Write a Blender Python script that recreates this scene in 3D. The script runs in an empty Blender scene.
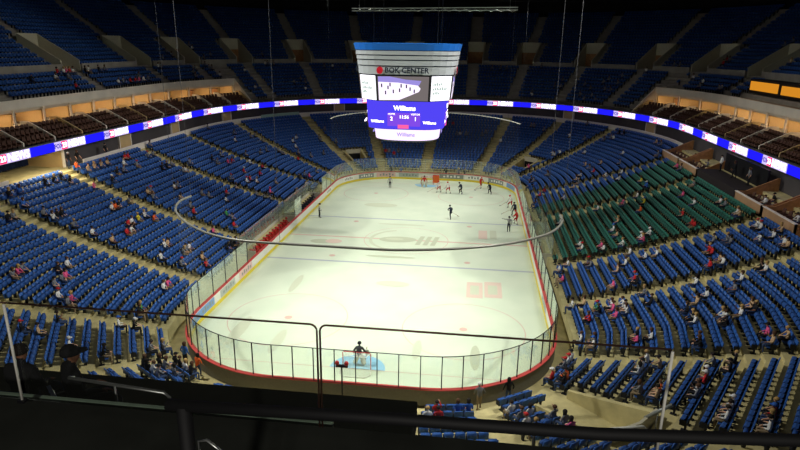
import bpy, bmesh, math, random
import numpy as np
from mathutils import Vector, Matrix, Euler
random.seed(7)
rng = np.random.default_rng(7)
scene = bpy.context.scene
COL = scene.collection

# ------------------------------------------------------------------ camera
CAM = np.array([6.898, -60.824, 20.149]); YAW, PIT, ROL, FPX = -.124, -.293, .013, 595.5
FW = np.array([math.sin(YAW)*math.cos(PIT), math.cos(YAW)*math.cos(PIT), math.sin(PIT)])
RT = np.array([math.cos(YAW), -math.sin(YAW), 0.0]); UP = np.cross(RT, FW)
R2 = RT*math.cos(ROL)+UP*math.sin(ROL); U2 = -RT*math.sin(ROL)+UP*math.cos(ROL)
cd = bpy.data.cameras.new('camera'); cd.sensor_width = 36; cd.lens = FPX/800*36; cd.clip_end = 600; cd.clip_start = .05
cam = bpy.data.objects.new('camera', cd); COL.objects.link(cam); scene.camera = cam
M = Matrix(((R2[0], U2[0], -FW[0], CAM[0]), (R2[1], U2[1], -FW[1], CAM[1]), (R2[2], U2[2], -FW[2], CAM[2]), (0, 0, 0, 1)))
cam.matrix_world = M

def ray(px, py): return FW + R2*(px-400)/FPX - U2*(py-225)/FPX
def at_y(px, py, Y): d = ray(px, py); return CAM+d*((Y-CAM[1])/d[1])
def at_z(px, py, z): d = ray(px, py); return CAM+d*((z-CAM[2])/d[2])
def project(P):
    d = np.asarray(P, float)-CAM; z = d@FW
    return 400+FPX*(d@R2)/z, 225-FPX*(d@U2)/z, z

# ------------------------------------------------------------------ materials
def lin(c): return tuple((x/255/12.92 if x/255 <= .04045 else ((x/255+.055)/1.055)**2.4) for x in c)
MATS = {}
def mat(name, rgb, rough=.6, metal=0., noise=0., scale=8., emit=0., spec=.3, bump=0.):
    if name in MATS: return MATS[name]
    m = bpy.data.materials.new(name); m.use_nodes = True; nt = m.node_tree; p = nt.nodes['Principled BSDF']
    c = lin(rgb)+(1,)
    p.inputs['Base Color'].default_value = c; p.inputs['Roughness'].default_value = rough; p.inputs['Metallic'].default_value = metal
    p.inputs['Specular IOR Level'].default_value = spec
    if noise or bump:
        tc = nt.nodes.new('ShaderNodeTexCoord'); n = nt.nodes.new('ShaderNodeTexNoise'); n.inputs['Scale'].default_value = scale; n.inputs['Detail'].default_value = 4
        nt.links.new(tc.outputs['Object'], n.inputs['Vector'])
        if noise:
            r = nt.nodes.new('ShaderNodeValToRGB')
            r.color_ramp.elements[0].position = .3; r.color_ramp.elements[1].position = .7
            r.color_ramp.elements[0].color = tuple(x*(1-noise) for x in c[:3])+(1,); r.color_ramp.elements[1].color = tuple(min(1, x*(1+noise)) for x in c[:3])+(1,)
            nt.links.new(n.outputs['Fac'], r.inputs['Fac']); nt.links.new(r.outputs['Color'], p.inputs['Base Color'])
        if bump:
            b = nt.nodes.new('ShaderNodeBump'); b.inputs['Strength'].default_value = bump; nt.links.new(n.outputs['Fac'], b.inputs['Height']); nt.links.new(b.outputs['Normal'], p.inputs['Normal'])
    if emit:
        p.inputs['Emission Color'].default_value = c; p.inputs['Emission Strength'].default_value = emit
    MATS[name] = m; return m
def glass_mat(name, tint, base_refl, alpha=0.0):
    m = bpy.data.materials.new(name); m.use_nodes = True; nt = m.node_tree; nt.nodes.clear()
    o = nt.nodes.new('ShaderNodeOutputMaterial'); t = nt.nodes.new('ShaderNodeBsdfTransparent'); t.inputs['Color'].default_value = tint+(1,)
    g = nt.nodes.new('ShaderNodeBsdfGlossy'); g.inputs['Roughness'].default_value = .08; g.inputs['Color'].default_value = (.95, 1, .96, 1)
    d = nt.nodes.new('ShaderNodeBsdfDiffuse'); d.inputs['Color'].default_value = (.75, .8, .72, 1)
    lw = nt.nodes.new('ShaderNodeLayerWeight'); lw.inputs['Blend'].default_value = .5
    pw = nt.nodes.new('ShaderNodeMath'); pw.operation = 'POWER'; pw.inputs[1].default_value = 2.2
    mx = nt.nodes.new('ShaderNodeMixShader'); mx2 = nt.nodes.new('ShaderNodeMixShader'); mx2.inputs[0].default_value = alpha
    mu = nt.nodes.new('ShaderNodeMath'); mu.operation = 'MULTIPLY_ADD'; mu.inputs[1].default_value = base_refl*.8; mu.inputs[2].default_value = base_refl*.03
    nt.links.new(lw.outputs['Facing'], pw.inputs[0]); nt.links.new(pw.outputs[0], mu.inputs[0]); nt.links.new(mu.outputs[0], mx.inputs[0])
    nt.links.new(t.outputs[0], mx2.inputs[1]); nt.links.new(d.outputs[0], mx2.inputs[2])
    nt.links.new(mx2.outputs[0], mx.inputs[1]); nt.links.new(g.outputs[0], mx.inputs[2]); nt.links.new(mx.outputs[0], o.inputs[0])
    MATS[name] = m; return m
def emis(name, rgb, s):
    m = bpy.data.materials.new(name); m.use_nodes = True; nt = m.node_tree; nt.nodes.clear()
    o = nt.nodes.new('ShaderNodeOutputMaterial'); e = nt.nodes.new('ShaderNodeEmission'); e.inputs[0].default_value = lin(rgb)+(1,); e.inputs[1].default_value = s
    nt.links.new(e.outputs[0], o.inputs[0]); MATS[name] = m; return m

# concrete, ice, plastics
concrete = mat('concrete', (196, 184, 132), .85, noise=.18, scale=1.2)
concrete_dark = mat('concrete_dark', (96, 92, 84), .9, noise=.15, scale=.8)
upper_concrete = mat('upper_concrete', (156, 150, 138), .9, noise=.15, scale=.8)
vom_mat = mat('painted_block', (204, 198, 172), .85, noise=.1)
fascia_mat = mat('fascia_plaster', (238, 228, 212), .8, noise=.08, scale=.5)
wall_grey = mat('wall_grey', (84, 80, 80), .85, noise=.12, scale=.5)
tan_mat = mat('tan_plaster', (206, 178, 128), .8, noise=.1, scale=.6)
wood_tan = mat('tan_wood', (178, 128, 82), .6, noise=.2, scale=3)
dark_wall = mat('dark_wall', (30, 27, 27), .95, noise=.2, scale=.3)
black = mat('black_paint', (16, 16, 18), .7)
dark_metal = mat('dark_metal', (40, 40, 44), .5, .6)
steel = mat('steel', (170, 172, 170), .35, .8, noise=.06)
alu = mat('aluminium', (150, 155, 150), .4, .4)
white_board = mat('white_board', (226, 226, 214), .5, noise=.03)
yellow = mat('yellow_kick', (226, 206, 60), .5, noise=.05)
red_cap = mat('red_cap', (204, 78, 74), .5, noise=.05)
seat_blue = mat('seat_blue', (50, 98, 172), .42, noise=.08, scale=3)
seat_blue_dark = mat('seat_blue_cushion', (42, 84, 152), .6, noise=.1, scale=6)
seat_green = mat('seat_green', (54, 120, 102), .5, noise=.08, scale=3)
seat_green_dark = mat('seat_green_cushion', (44, 98, 84), .6, noise=.1, scale=6)
upper_blue = mat('seat_upper_blue', (24, 54, 124), .5, noise=.08, scale=3)
seat_leg = mat('seat_standard', (34, 36, 40), .6, .3)
brown_seat = mat('suite_leather', (92, 64, 52), .6, noise=.15, scale=6)
glass = glass_mat('rink_glass', (.965, .985, .97), 1.0, .025)
glass_haze = glass_mat('bench_glass', (.90, .95, .92), .9, .16)
net_mat = glass_mat('white_netting', (1, 1, 1), 0., .22)
safety_net = glass_mat('safety_net', (1, 1, 1), 0., .012)
curtain_mat = mat('blue_curtain', (28, 44, 86), .9, noise=.2, scale=2)

ice = bpy.data.materials.new('ice'); ice.use_nodes = True
_p = ice.node_tree.nodes['Principled BSDF']; _p.inputs['Roughness'].default_value = .35; _p.inputs['Specular IOR Level'].default_value = .25
_n = ice.node_tree.nodes.new('ShaderNodeTexNoise'); _n.inputs['Scale'].default_value = .35; _n.inputs['Detail'].default_value = 6
_t = ice.node_tree.nodes.new('ShaderNodeTexCoord'); _r = ice.node_tree.nodes.new('ShaderNodeValToRGB')
_r.color_ramp.elements[0].position = .35; _r.color_ramp.elements[0].color = lin((212, 226, 200))+(1,)
_r.color_ramp.elements[1].position = .65; _r.color_ramp.elements[1].color = lin((222, 234, 208))+(1,)
ice.node_tree.links.new(_t.outputs['Object'], _n.inputs['Vector']); ice.node_tree.links.new(_n.outputs['Fac'], _r.inputs['Fac']); ice.node_tree.links.new(_r.outputs['Color'], _p.inputs['Base Color'])
MATS['ice'] = ice
ice_blue = mat('ice_blue_line', (176, 184, 192), .4); ice_red = mat('ice_red_line', (216, 186, 170), .4)
ice_crease = mat('ice_crease', (150, 202, 226), .4); ice_grey = mat('ice_grey_mark', (194, 202, 174), .4); ice_pale = mat('ice_pale_mark', (206, 214, 186), .4); ice_pink = mat('ice_pink_mark', (224, 204, 186), .4)

# ------------------------------------------------------------------ object helpers
def link(name, me, parent=None):
    o = bpy.data.objects.new(name, me); COL.objects.link(o)
    if parent is not None: o.parent = parent
    return o
def tag(o, label=None, cat=None, group=None, kind=None):
    if label: o['label'] = label
    if cat: o['category'] = cat
    if group: o['group'] = group
    if kind: o['kind'] = kind
    return o
def empty(name, loc=(0, 0, 0), rz=0.):
    o = bpy.data.objects.new(name, None); COL.objects.link(o); o.location = loc; o.rotation_euler = (0, 0, rz); o.empty_display_size = .1; return o

class MB:
    """collects shapes of one part"""
    def __init__(s): s.v = []; s.f = []; s.m = []; s.mats = []
    def mi(s, m):
        if m not in s.mats: s.mats.append(m)
        return s.mats.index(m)
    def add(s, vs, fs, m):
        b = len(s.v); k = s.mi(m); s.v.extend(tuple(float(c) for c in v) for v in vs); s.f.extend(tuple(b+i for i in f) for f in fs); s.m.extend([k]*len(fs)); return s
    def box(s, c, d, m, rz=0., bev=0.):
        cx, cy, cz = c; x, y, z = d[0]/2, d[1]/2, d[2]/2
        co, si = math.cos(rz), math.sin(rz)
        vs = [(cx+a*co-b*si, cy+a*si+b*co, cz+e) for a, b, e in ((-x, -y, -z), (x, -y, -z), (x, y, -z), (-x, y, -z), (-x, -y, z), (x, -y, z), (x, y, z), (-x, y, z))]
        return s.add(vs, BOXF, m)
    def hexa(s, vs, m): return s.add(vs, BOXF, m)
    def tube(s, pts, r, m, n=8, closed=False):
        pts = [Vector(p) for p in pts]; rings = []; N = len(pts); prev = None
        for i, p in enumerate(pts):
            a = pts[(i-1) % N] if (i > 0 or closed) else p; b = pts[(i+1) % N] if (i < N-1 or closed) else p
            t = (b-a).normalized()
            u = t.cross(Vector((0, 0, 1)))
            if u.length < .05: u = t.cross(Vector((0, 1, 0)))
            u.normalize()
            if prev is not None and u.dot(prev) < 0 and abs(t.z) > .9: u = -u
            prev = u; w = t.cross(u)
            rr = r[i] if isinstance(r, (list, tuple)) else r
            rings.append([p+(u*math.cos(2*math.pi*k/n)+w*math.sin(2*math.pi*k/n))*rr for k in range(n)])
        vs = [q for ring in rings for q in ring]; fs = []
        M_ = N if closed else N-1
        for i in range(M_):
            for k in range(n):
                j = (i+1) % N
                fs.append((i*n+k, i*n+(k+1) % n, j*n+(k+1) % n, j*n+k))
        if not closed: fs += [tuple(range(n))[::-1], tuple((N-1)*n+k for k in range(n))]
        return s.add(vs, fs, m)
    def loft(s, rings, m, closed=True, cap=True):
        n = len(rings[0]); vs = [p for r in rings for p in r]; fs = []
        for i in range(len(rings)-1):
            for k in range(n if closed else n-1):
                fs.append((i*n+k, i*n+(k+1) % n, (i+1)*n+(k+1) % n, (i+1)*n+k))
        if cap and closed: fs += [tuple(range(n))[::-1], tuple((len(rings)-1)*n+k for k in range(n))]
        return s.add(vs, fs, m)
    def ell(s, c, r, m, nu=12, nv=8, z0=-1., z1=1.):
        rings = []
        for i in range(nv+1):
            t = math.asin(max(-1, min(1, z0)))+(math.asin(z1)-math.asin(max(-1, z0)))*i/nv
            rings.append([(c[0]+r[0]*math.cos(t)*math.cos(2*math.pi*k/nu), c[1]+r[1]*math.cos(t)*math.sin(2*math.pi*k/nu), c[2]+r[2]*math.sin(t)) for k in range(nu)])
        return s.loft(rings, m)
    def mesh(s, name, smooth=False):
        me = bpy.data.meshes.new(name); me.from_pydata(s.v, [], s.f)
        for m in s.mats: me.materials.append(m)
        me.polygons.foreach_set('material_index', s.m)
        if smooth: me.polygons.foreach_set('use_smooth', [True]*len(s.f))
        me.update(); return me
    def build(s, name, parent=None, smooth=False, recalc=True):
        me = s.mesh(name, smooth)
        if recalc:
            bm = bmesh.new(); bm.from_mesh(me); bmesh.ops.recalc_face_normals(bm, faces=bm.faces); bm.to_mesh(me); bm.free()
        return link(name, me, parent)
BOXF = [(0, 3, 2, 1), (4, 5, 6, 7), (0, 1, 5, 4), (1, 2, 6, 5), (2, 3, 7, 6), (3, 0, 4, 7)]

def text_mesh(txt, size, m, origin, right, up, name, parent=None, depth=.01, align='CENTER', sx=1., bold=0.):
    cu = bpy.data.curves.new('lettering', 'FONT'); cu.body = txt; cu.size = size; cu.align_x = align; cu.align_y = 'CENTER'; cu.extrude = depth; cu.offset = bold; cu.resolution_u = 2
    to = bpy.data.objects.new('lettering', cu); COL.objects.link(to)
    bpy.context.view_layer.update()
    me = bpy.data.meshes.new_from_object(to.evaluated_get(bpy.context.evaluated_depsgraph_get()))
    bpy.data.objects.remove(to); bpy.data.curves.remove(cu)
    r = Vector(right).normalized(); u = Vector(up).normalized(); n = r.cross(u)
    mw = Matrix(((r.x*sx, u.x, n.x, origin[0]), (r.y*sx, u.y, n.y, origin[1]), (r.z*sx, u.z, n.z, origin[2]), (0, 0, 0, 1)))
    me.transform(mw); me.materials.clear(); me.materials.append(m)
    return link(name, me, parent)

# ------------------------------------------------------------------ the oval
CX, CY, EL = 4.5, 22.0, 1.08
PI = math.pi
def oval(R, s, E=EL, cx=CX, cy=CY):
    """point and inward normal on the oval of radius R; s runs 0..8 anticlockwise from the near end of the right-hand side"""
    s = s % 8.0; k = int(s); f = s-k
    if k == 0: return (cx+R, -cy+2*cy*f), (-1, 0)
    if k == 2: return (cx-2*cx*f, cy+E*R), (0, -1)
    if k == 4: return (-cx-R, cy-2*cy*f), (1, 0)
    if k == 6: return (-cx+2*cx*f, -cy-E*R), (0, 1)
    sx, sy, th = {1: (1, 1, f*PI/2), 3: (-1, 1, (1-f)*PI/2), 5: (-1, -1, f*PI/2), 7: (1, -1, (1-f)*PI/2)}[k]
    c, n = math.cos(th), math.sin(th)
    nx, ny = c*E, n; l = math.hypot(nx, ny)
    return (sx*(cx+R*c), sy*(cy+E*R*n)), (-sx*nx/l, -sy*ny/l)
NODES = [0, 6, 20, 47, 70, 90]     # the seat rows of the two near corners run straight between these angles
def low(R, s):
    s = s % 8.0; k = int(s)
    if k not in (5, 7): return oval(R, s)
    f = s-k; th = (f if k == 5 else 1-f)*90
    for a, b in zip(NODES[:-1], NODES[1:]):
        if a <= th <= b: break
    sa, sb = (k+a/90, k+b/90) if k == 5 else (k+1-a/90-1e-7, k+1-b/90)
    (p, _), (q, _) = oval(R, sa), oval(R, sb); u = (th-a)/(b-a)
    d = Vector((q[0]-p[0], q[1]-p[1])).normalized(); n = Vector((-d.y, d.x)); c = (p[0]+(q[0]-p[0])*u, p[1]+(q[1]-p[1])*u)
    if n.x*c[0]+n.y*c[1] > 0: n = -n
    return c, (n.x, n.y)
def sv(tag_, v):
    if tag_ == 'R': return (v+CY)/(2*CY)
    if tag_ == 'RF': return 1+v/90
    if tag_ == 'F': return 2+(CX-v)/(2*CX)
    if tag_ == 'LF': return 3+1-v/90
    if tag_ == 'L': return 4+(CY-v)/(2*CY)
    if tag_ == 'LN': return 5+v/90
    if tag_ == 'N': return 6+(v+CX)/(2*CX)
    if tag_ == 'RN': return 7+1-v/90
def s_of(x, y):
    ax, ay = abs(x)-CX, abs(y)-CY
    if ay <= 0: return sv('R' if x > 0 else 'L', y)
    if ax <= 0: return sv('F' if y > 0 else 'N', x)
    return sv(('R' if x > 0 else 'L')+('F' if y > 0 else 'N'), math.degrees(math.atan2(ay/EL, ax)))
def R_of(x, y):
    ax = max(abs(x)-CX, 0); ay = max(abs(y)-CY, 0)/EL
    return math.hypot(ax, ay)
def zlow(R): q = R-9.8; return .9+.23*q+.0055*q*q
def zup(R): return 10.6+.62*(R-31)
def s_list(a, b, step=.045, extra=()):
    n = []
    x = a
    while x < b-1e-6:
        k = int(x+1e-9) % 8
        n.append(x); st = {0: .125, 2: .34, 4: .125, 6: .34}.get(k, step)
        x = min(x+st, int(x+1e-9)+1)
    n.append(b)
    for e in extra:
        if a < e < b: n.append(e)
    return sorted(set(round(q, 5) for q in n))
def ring(mb, prof, ss, m, E=EL, cx=CX, cy=CY, close=False, fn=None):
    """sweep an open profile [(R,z)...] along s values"""
    rings = []
    for s in ss:
        row = []
        for R, z in prof:
            p, _ = fn(R, s) if fn else oval(R, s, E, cx, cy); row.append((p[0], p[1], z))
        rings.append(row)
    return mb.loft(rings, m, closed=close, cap=close)
RCX, RCY = 4.42, 21.95          # rink corner centres; R 8.53 gives the 26 x 61 m sheet
def rink(R, s): return oval(R, s, 1., RCX, RCY)
# ------------------------------------------------------------------ ice sheet with its lines
def rink_outline(R, dz=0., ss=None):
    ss = ss or s_list(0, 8)[:-1]
    return [(*rink(R, s)[0], dz) for s in ss]
mb = MB()
ol = rink_outline(8.5); mb.add(ol, [tuple(range(len(ol)))], ice)
ZI = .004
def lift():
    global ZI
    ZI += .0004; return ZI
def quad(x0, y0, x1, y1, m, z=None):
    z = z or lift(); mb.add([(x0, y0, z), (x1, y0, z), (x1, y1, z), (x0, y1, z)], [(0, 1, 2, 3)], m)
def ringdec(cx, cy, r, w, m, n=40, a0=0., a1=2*PI):
    vs = []; fs = []; lift()
    for i in range(n+1):
        a = a0+(a1-a0)*i/n
        vs += [(cx+(r-w)*math.cos(a), cy+(r-w)*math.sin(a), ZI), (cx+r*math.cos(a), cy+r*math.sin(a), ZI)]
    for i in range(n): fs.append((2*i, 2*i+1, 2*i+3, 2*i+2))
    mb.add(vs, fs, m)
def disc(cx, cy, r, m, n=24, a0=0., a1=2*PI, z=None):
    z = z or lift(); vs = [(cx+r*math.cos(a0+(a1-a0)*i/n), cy+r*math.sin(a0+(a1-a0)*i/n), z) for i in range(n+1)]; mb.add([(cx, cy, z)]+vs, [(0, i+1, i+2) for i in range(n)], m)
for y in (-7.62, 7.62): quad(-12.93, y-.15, 12.93, y+.15, ice_blue)
quad(-12.93, -.15, 12.93, .15, ice_red)
for y in (-27.13, 27.13): quad(-11.3, y-.03, 11.3, y+.03, ice_red)
ringdec(0, 0, 4.57, .06, ice_red)
for sx in (-1, 1):
    for sy in (-1, 1):
        ringdec(sx*6.7, sy*20.4, 4.57, .06, ice_red); disc(sx*6.7, sy*20.4, .3, ice_red); disc(sx*6.7, sy*6.1, .3, ice_red)
for sy in (-1, 1):
    disc(0, sy*27.1, 1.83, ice_crease, 24, PI if sy > 0 else 0, 2*PI if sy > 0 else PI)
# worn logos and sponsor marks under the ice
def box_px(px0, py0, px1, py1):
    a = at_z(px0, py1, 0); b = at_z(px1, py0, 0); return a[0], a[1], b[0], b[1]
x0, y0, x1, y1 = box_px(466, 297, 483, 283); 
for (a, b, c, d, m_) in ((466, 283, 482.5, 297.5, ice_pink), (484.5, 283, 501, 297.5, ice_pink), (478.5, 231, 487, 239, ice_pink), (490, 231, 496, 239, ice_pale)):
    X0, Y0, X1, Y1 = box_px(a, b, c, d); quad(X0, Y0, X1, Y1, m_)
for (a, b, c, d) in ((470, 286, 479, 294.5), (488, 286, 497, 294.5)):
    X0, Y0, X1, Y1 = box_px(a, b, c, d); quad(X0, Y0, X1, Y1, ice_pale)
def blob(pts, m): z = lift(); mb.add([(x, y, z) for x, y in pts], [tuple(range(len(pts)))], m)
def oval_mark(cx, cy, rx, ry, m, sk=0.): blob([(cx+rx*math.cos(t*PI/12)+sk*math.sin(t*PI/12), cy+ry*math.sin(t*PI/12)) for t in range(24)], m)
ringdec(-.4, -.1, 3.6, .35, ice_pale, 40, .6*PI, 1.5*PI)
oval_mark(-.9, .0, 2.0, 1.0, ice_grey, .3); oval_mark(-1.3, .15, 1.0, .4, ice_pale)
for k in range(3): blob([(1.1+.8*k, -1.5), (1.6+.8*k, -1.5), (1.95+.8*k, 1.5), (1.45+.8*k, 1.5)], ice_grey)
for (x, y, rx, ry, m_) in ((-.9, -5.6, 2.5, .28, ice_grey), (-1.2, 5.6, 2.8, .22, ice_pale), (-8.1, -13.7, .35, 2.0, ice_pale), (-9.6, -23.0, .5, 2.3, ice_pale), (-6.3, -24.2, .4, 1.8, ice_pale), (.3, -12.5, 1.5, .6, ice_pale), (-5.0, 14.0, 2.2, 1.0, ice_pale), (-8.9, -1.9, 1.2, .7, ice_grey), (-7.6, -1.7, .9, .7, ice_pink), (7.6, -24.5, .35, 1.7, ice_grey), (3.6, -24.0, .3, 1.4, ice_pale)): oval_mark(x, y, rx, ry, m_)
floor_ice = mb.build('floor_ice', recalc=False); tag(floor_ice, kind='structure')

mb = MB(); mb.box((0, 0, -.55), (180, 200, 1.0), concrete); tag(mb.build('floor'), kind='structure')

# ------------------------------------------------------------------ lower bowl
NROW = 23; RE = [9.8+.85*i for i in range(NROW+1)]; ZT = [zlow(r) for r in RE]
AISLE = [('R', -17.3), ('R', -8.8), ('R', 7.3), ('R', 18.9), ('RF', 33.5), ('RF', 54), ('RF', 73.7), ('F', -.8), ('LF', 72.4), ('LF', 48), ('LF', 20.3), ('L', 19.3), ('L', 7.5), ('L', -6.8), ('L', -17.6), ('LN', 20), ('LN', 47), ('LN', 70), ('N', -4.0), ('N', 4.0), ('RN', 70), ('RN', 47), ('RN', 20)]
AIS = sorted(sv(*a) % 8 for a in AISLE)
PORTAL = [  # (s from, s to, row from, row to)
    (sv('RN', 55), sv('RN', 43.5), 2, 8), (sv('RF', 42), sv('RF', 51), 4, 8), (sv('LF', 62), sv('LF', 53), 4, 8)]
def in_portal(s, i, m=0.):
    for a, b, r0, r1 in PORTAL:
        if a-m < s < b+m and r0 <= i < r1: return (a, b, r0, r1)
    return None
BENCH_L = (-11.5, 15.5); BENCH_R = (-7.0, 6.0)
LOGE = (-14.7, 21.8)
def row_ok(s, i):
    p, _ = oval(RE[i]+.4, s)
    if in_portal(s, i, .035) or (i > 0 and in_portal(s, i-1, .035)): return False
    if p[0] < 0 and i < 1 and BENCH_L[0] < p[1] < BENCH_L[1]: return False
    if p[0] > 0 and i < 1 and BENCH_R[0] < p[1] < BENCH_R[1]: return False
    if p[0] > 0 and i >= 20 and LOGE[0] < p[1] < LOGE[1]: return False
    return True
ss = s_list(0, 8, extra=[x for p in PORTAL for x in p[:2]]+[5+n/90 for n in NODES[1:-1]]+[8-n/90 for n in NODES[1:-1]])
mb = MB()
for a, b in zip(ss[:-1], ss[1:]):
    sm = (a+b)/2; vs = []
    prof = [(RE[0], 0.0)]
    for i in range(NROW):
        po = in_portal(sm, i); z = ZT[i]
        if po: z = ZT[po[2]]-.12 if po[2] else .02
        prof += [(RE[i], z), (RE[i+1], z)]
    prof += [(RE[NROW], ZT[NROW]), (33.4, ZT[NROW])]
    for s in (a, b):
        for R, z in prof:
            p, _ = low(R, s); vs.append((p[0], p[1], z))
    n = len(prof); mb.add(vs, [(k, k+1, n+k+1, n+k) for k in range(n-1)], concrete)
tag(mb.build('floor_lower_bowl', recalc=False), kind='structure')
def ring_wall(name, prof, a, b, m, kind='structure', extra=(), fn=None):
    mb = MB(); ring(mb, prof, s_list(a, b, extra=extra), m, close=True, fn=fn); o = mb.build(name)
    # open-ended sweeps get their caps from loft
    return tag(o, kind=kind)
for k, (a, b, r0, r1) in enumerate(PORTAL):
    zf = ZT[r0]-.12 if r0 else .02
    mb = MB()
    for s in (a, b):
        prof = [(RE[i], ZT[i]+.95) for i in range(r0, r1+1)]
        e = .012 if s == a else -.012
        for i in range(r0, r1):
            q = []
            for z0, z1 in ((zf, zf), (ZT[i]+.35, ZT[i+1]+.35)):
                for ds in (0, e):
                    q.append((*low(RE[i], s-ds)[0], z0)); q.append((*low(RE[i+1], s-ds)[0], z1))
            v = [q[0], q[1], q[3], q[2], q[4], q[5], q[7], q[6]]
            mb.hexa(v, concrete)
    ring(mb, [(RE[r1]-.12, zf), (RE[r1]-.12, ZT[r1]+.6), (RE[r1]+.02, ZT[r1]+.6), (RE[r1]+.02, zf)], [a, (a+b)/2, b], vom_mat, close=True, fn=low)
    ring(mb, [(RE[r1]-.14, zf), (RE[r1]-.14, zf+min(2.2, ZT[r1]-zf-.1)), (RE[r1]-.13, zf+min(2.2, ZT[r1]-zf-.1)), (RE[r1]-.13, zf)], [a+.06*(b-a), (a+b)/2, b-.06*(b-a)], black, close=True, fn=low)
    tag(mb.build('wall_portal'), kind='structure')
# kerb and rail behind the top row, concourse walls, boxes of light plaster between them
TOPP = [(RE[NROW]+.05, ZT[NROW]), (RE[NROW]+.05, ZT[NROW]+.75), (RE[NROW]+.2, ZT[NROW]+.75), (RE[NROW]+.2, ZT[NROW])]
ring_wall('wall_top_row', TOPP, sv('R', 21.3), sv('L', -3.5), fascia_mat); ring_wall('wall_top_row', TOPP, sv('L', -14), 5.6, fascia_mat, extra=[5+n/90 for n in NODES[1:-1]], fn=low)
OPEN_L = (sv('L', -4.4), sv('L', -13.4))
def conc_wall(name, a, b, R0=31.0, m=wall_grey):
    return ring_wall(name, [(R0, ZT[NROW]-.3), (R0, 9.6), (R0+.2, 9.6), (R0+.2, ZT[NROW]-.3)], a, b, m)
conc_wall('wall_concourse_right', sv('R', -22)+.001, sv('RF', 30))
conc_wall('wall_concourse_far', sv('RF', 30), sv('LF', 30))
conc_wall('wall_concourse_left', sv('LF', 30), OPEN_L[0])
conc_wall('wall_concourse_near', OPEN_L[1], 5.6)
conc_wall('wall_concourse_alcove', OPEN_L[0]-.02, OPEN_L[1]+.02, 35.6, tan_mat)
mb = MB()
for s in OPEN_L:
    mb.tube([(*oval(31.05, s)[0], ZT[NROW]-.2), (*oval(31.05, s)[0], 9.6)], .16, fascia_mat, 8)
    (p, n), (q, _) = oval(31.1, s), oval(35.6, s)
    mb.box(((p[0]+q[0])/2, p[1], (ZT[NROW]-.3+9.6)/2), (abs(p[0]-q[0]), .2, 9.6-ZT[NROW]+.3), tan_mat)
tag(mb.build('wall_alcove_sides'), kind='structure')
mb = MB()
ring(mb, [(33.3, ZT[NROW]-.1), (33.3, ZT[NROW]), (36, ZT[NROW]), (36, ZT[NROW]-.1)], s_list(0, 5.6), concrete, close=True)
tag(mb.build('floor_concourse'), kind='structure')
for k, (t_, v, w) in enumerate((('L', 6.7, 2.4), ('L', 19.2, 2.2), ('LF', 19.5, 2.0), ('RF', 21.5, 2.2), ('RF', 53, 2.0), ('LF', 62, 2.0), ('R', -9, 2.2))):
    s = sv(t_, v); (p, n) = oval(30.9, s); rz = math.atan2(n[1], n[0])+PI/2
    mb = MB(); mb.box((p[0], p[1], (ZT[NROW]+9.5)/2), (w, .16, 9.5-ZT[NROW]), tan_mat, rz)
    for e in (-1, 1):
        mb.box((p[0]+math.cos(rz)*e*w/2, p[1]+math.sin(rz)*e*w/2, (ZT[NROW]+9.5)/2), (.16, .2, 9.5-ZT[NROW]), fascia_mat, rz)
    tag(mb.build('trim_%d' % (k+1)), kind='structure')

mb = MB(); ring(mb, [(RE[NROW]-.02, ZT[NROW]+.1), (RE[NROW]-.02, ZT[NROW]+.95), (RE[NROW]+.03, ZT[NROW]+.95), (RE[NROW]+.03, ZT[NROW]+.1)], s_list(sv('LF', 46), sv('LF', 31)), mat('banner_pale', (168, 196, 178), .8, noise=.1), close=True)
tag(mb.build('banner'), 'pale green banner hung along the wall behind the top row at the far left', 'banner')
# blue curtain in the alcove on the left
mb = MB(); vs = []; n = 72
for i in range(n+1):
    y = -8.5+3.9*i/n; x = -39.6+.12*math.sin(i*.9); vs.append([(x, y, 7.62), (x+.03*math.sin(i*.9), y, 9.3)])
mb.loft([[r[0] for r in vs], [r[1] for r in vs], [(p[0]-.06, p[1], p[2]) for p in [r[1] for r in vs]], [(p[0]-.06, p[1], p[2]) for p in [r[0] for r in vs]]], curtain_mat, closed=False)
cur = empty('curtain', (-39.6, -6.5, ZT[NROW])); tag(cur, 'dark blue pleated curtain hanging in the tan alcove under the lit ribbon', 'curtain')
o = mb.build('drape', cur); o.matrix_parent_inverse = Matrix.Translation(cur.location).inverted()
mb = MB(); mb.tube([(-39.6, -8.7, 9.33), (-39.6, -4.6, 9.33)], .04, steel); o = mb.build('curtain_rod', cur); o.matrix_parent_inverse = Matrix.Translation(cur.location).inverted()

# ------------------------------------------------------------------ upper bowl (right side round the far end to the left side)
NU = 30; RU = [31.45+.87*j for j in range(NU+1)]; ZU = [zup(r) for r in RU]
UA = [('R', -4), ('R', 12), ('RF', 9.5), ('RF', 25.5), ('RF', 40.5), ('RF', 57.5), ('RF', 73.7), ('RF', 88), ('LF', 87), ('LF', 71.8), ('LF', 55.3), ('LF', 38.5), ('LF', 23.5), ('LF', 9.2), ('L', 12.5), ('L', -4)]
UAS = [sv(*a) for a in UA]
VJ0, VJ1 = 11, 17
S0, S1 = sv('RF', 30), sv('LF', 30)          # between these the deck comes right down to the lit ribbon
def half_s(s, metres, R=43.):
    d = .01; (p, _), (q, _) = oval(R, s-d), oval(R, s+d); return metres*2*d/math.hypot(p[0]-q[0], p[1]-q[1])
VOM = [(s-half_s(s, 1.7), s+half_s(s, 1.7)) for s in UAS]
def in_vom(s, j): return VJ0 <= j < VJ1 and any(a < s < b for a, b in VOM)
def upper_ok(s, j): return not (j < 6 and not S0+.025 < s < S1-.025) and not (j < 10 and min(abs(s-S0), abs(s-S1)) < .03)
ss = s_list(0.05, 4.95, extra=[x for v in VOM for x in v]+[S0, S1])
mb = MB()
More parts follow.
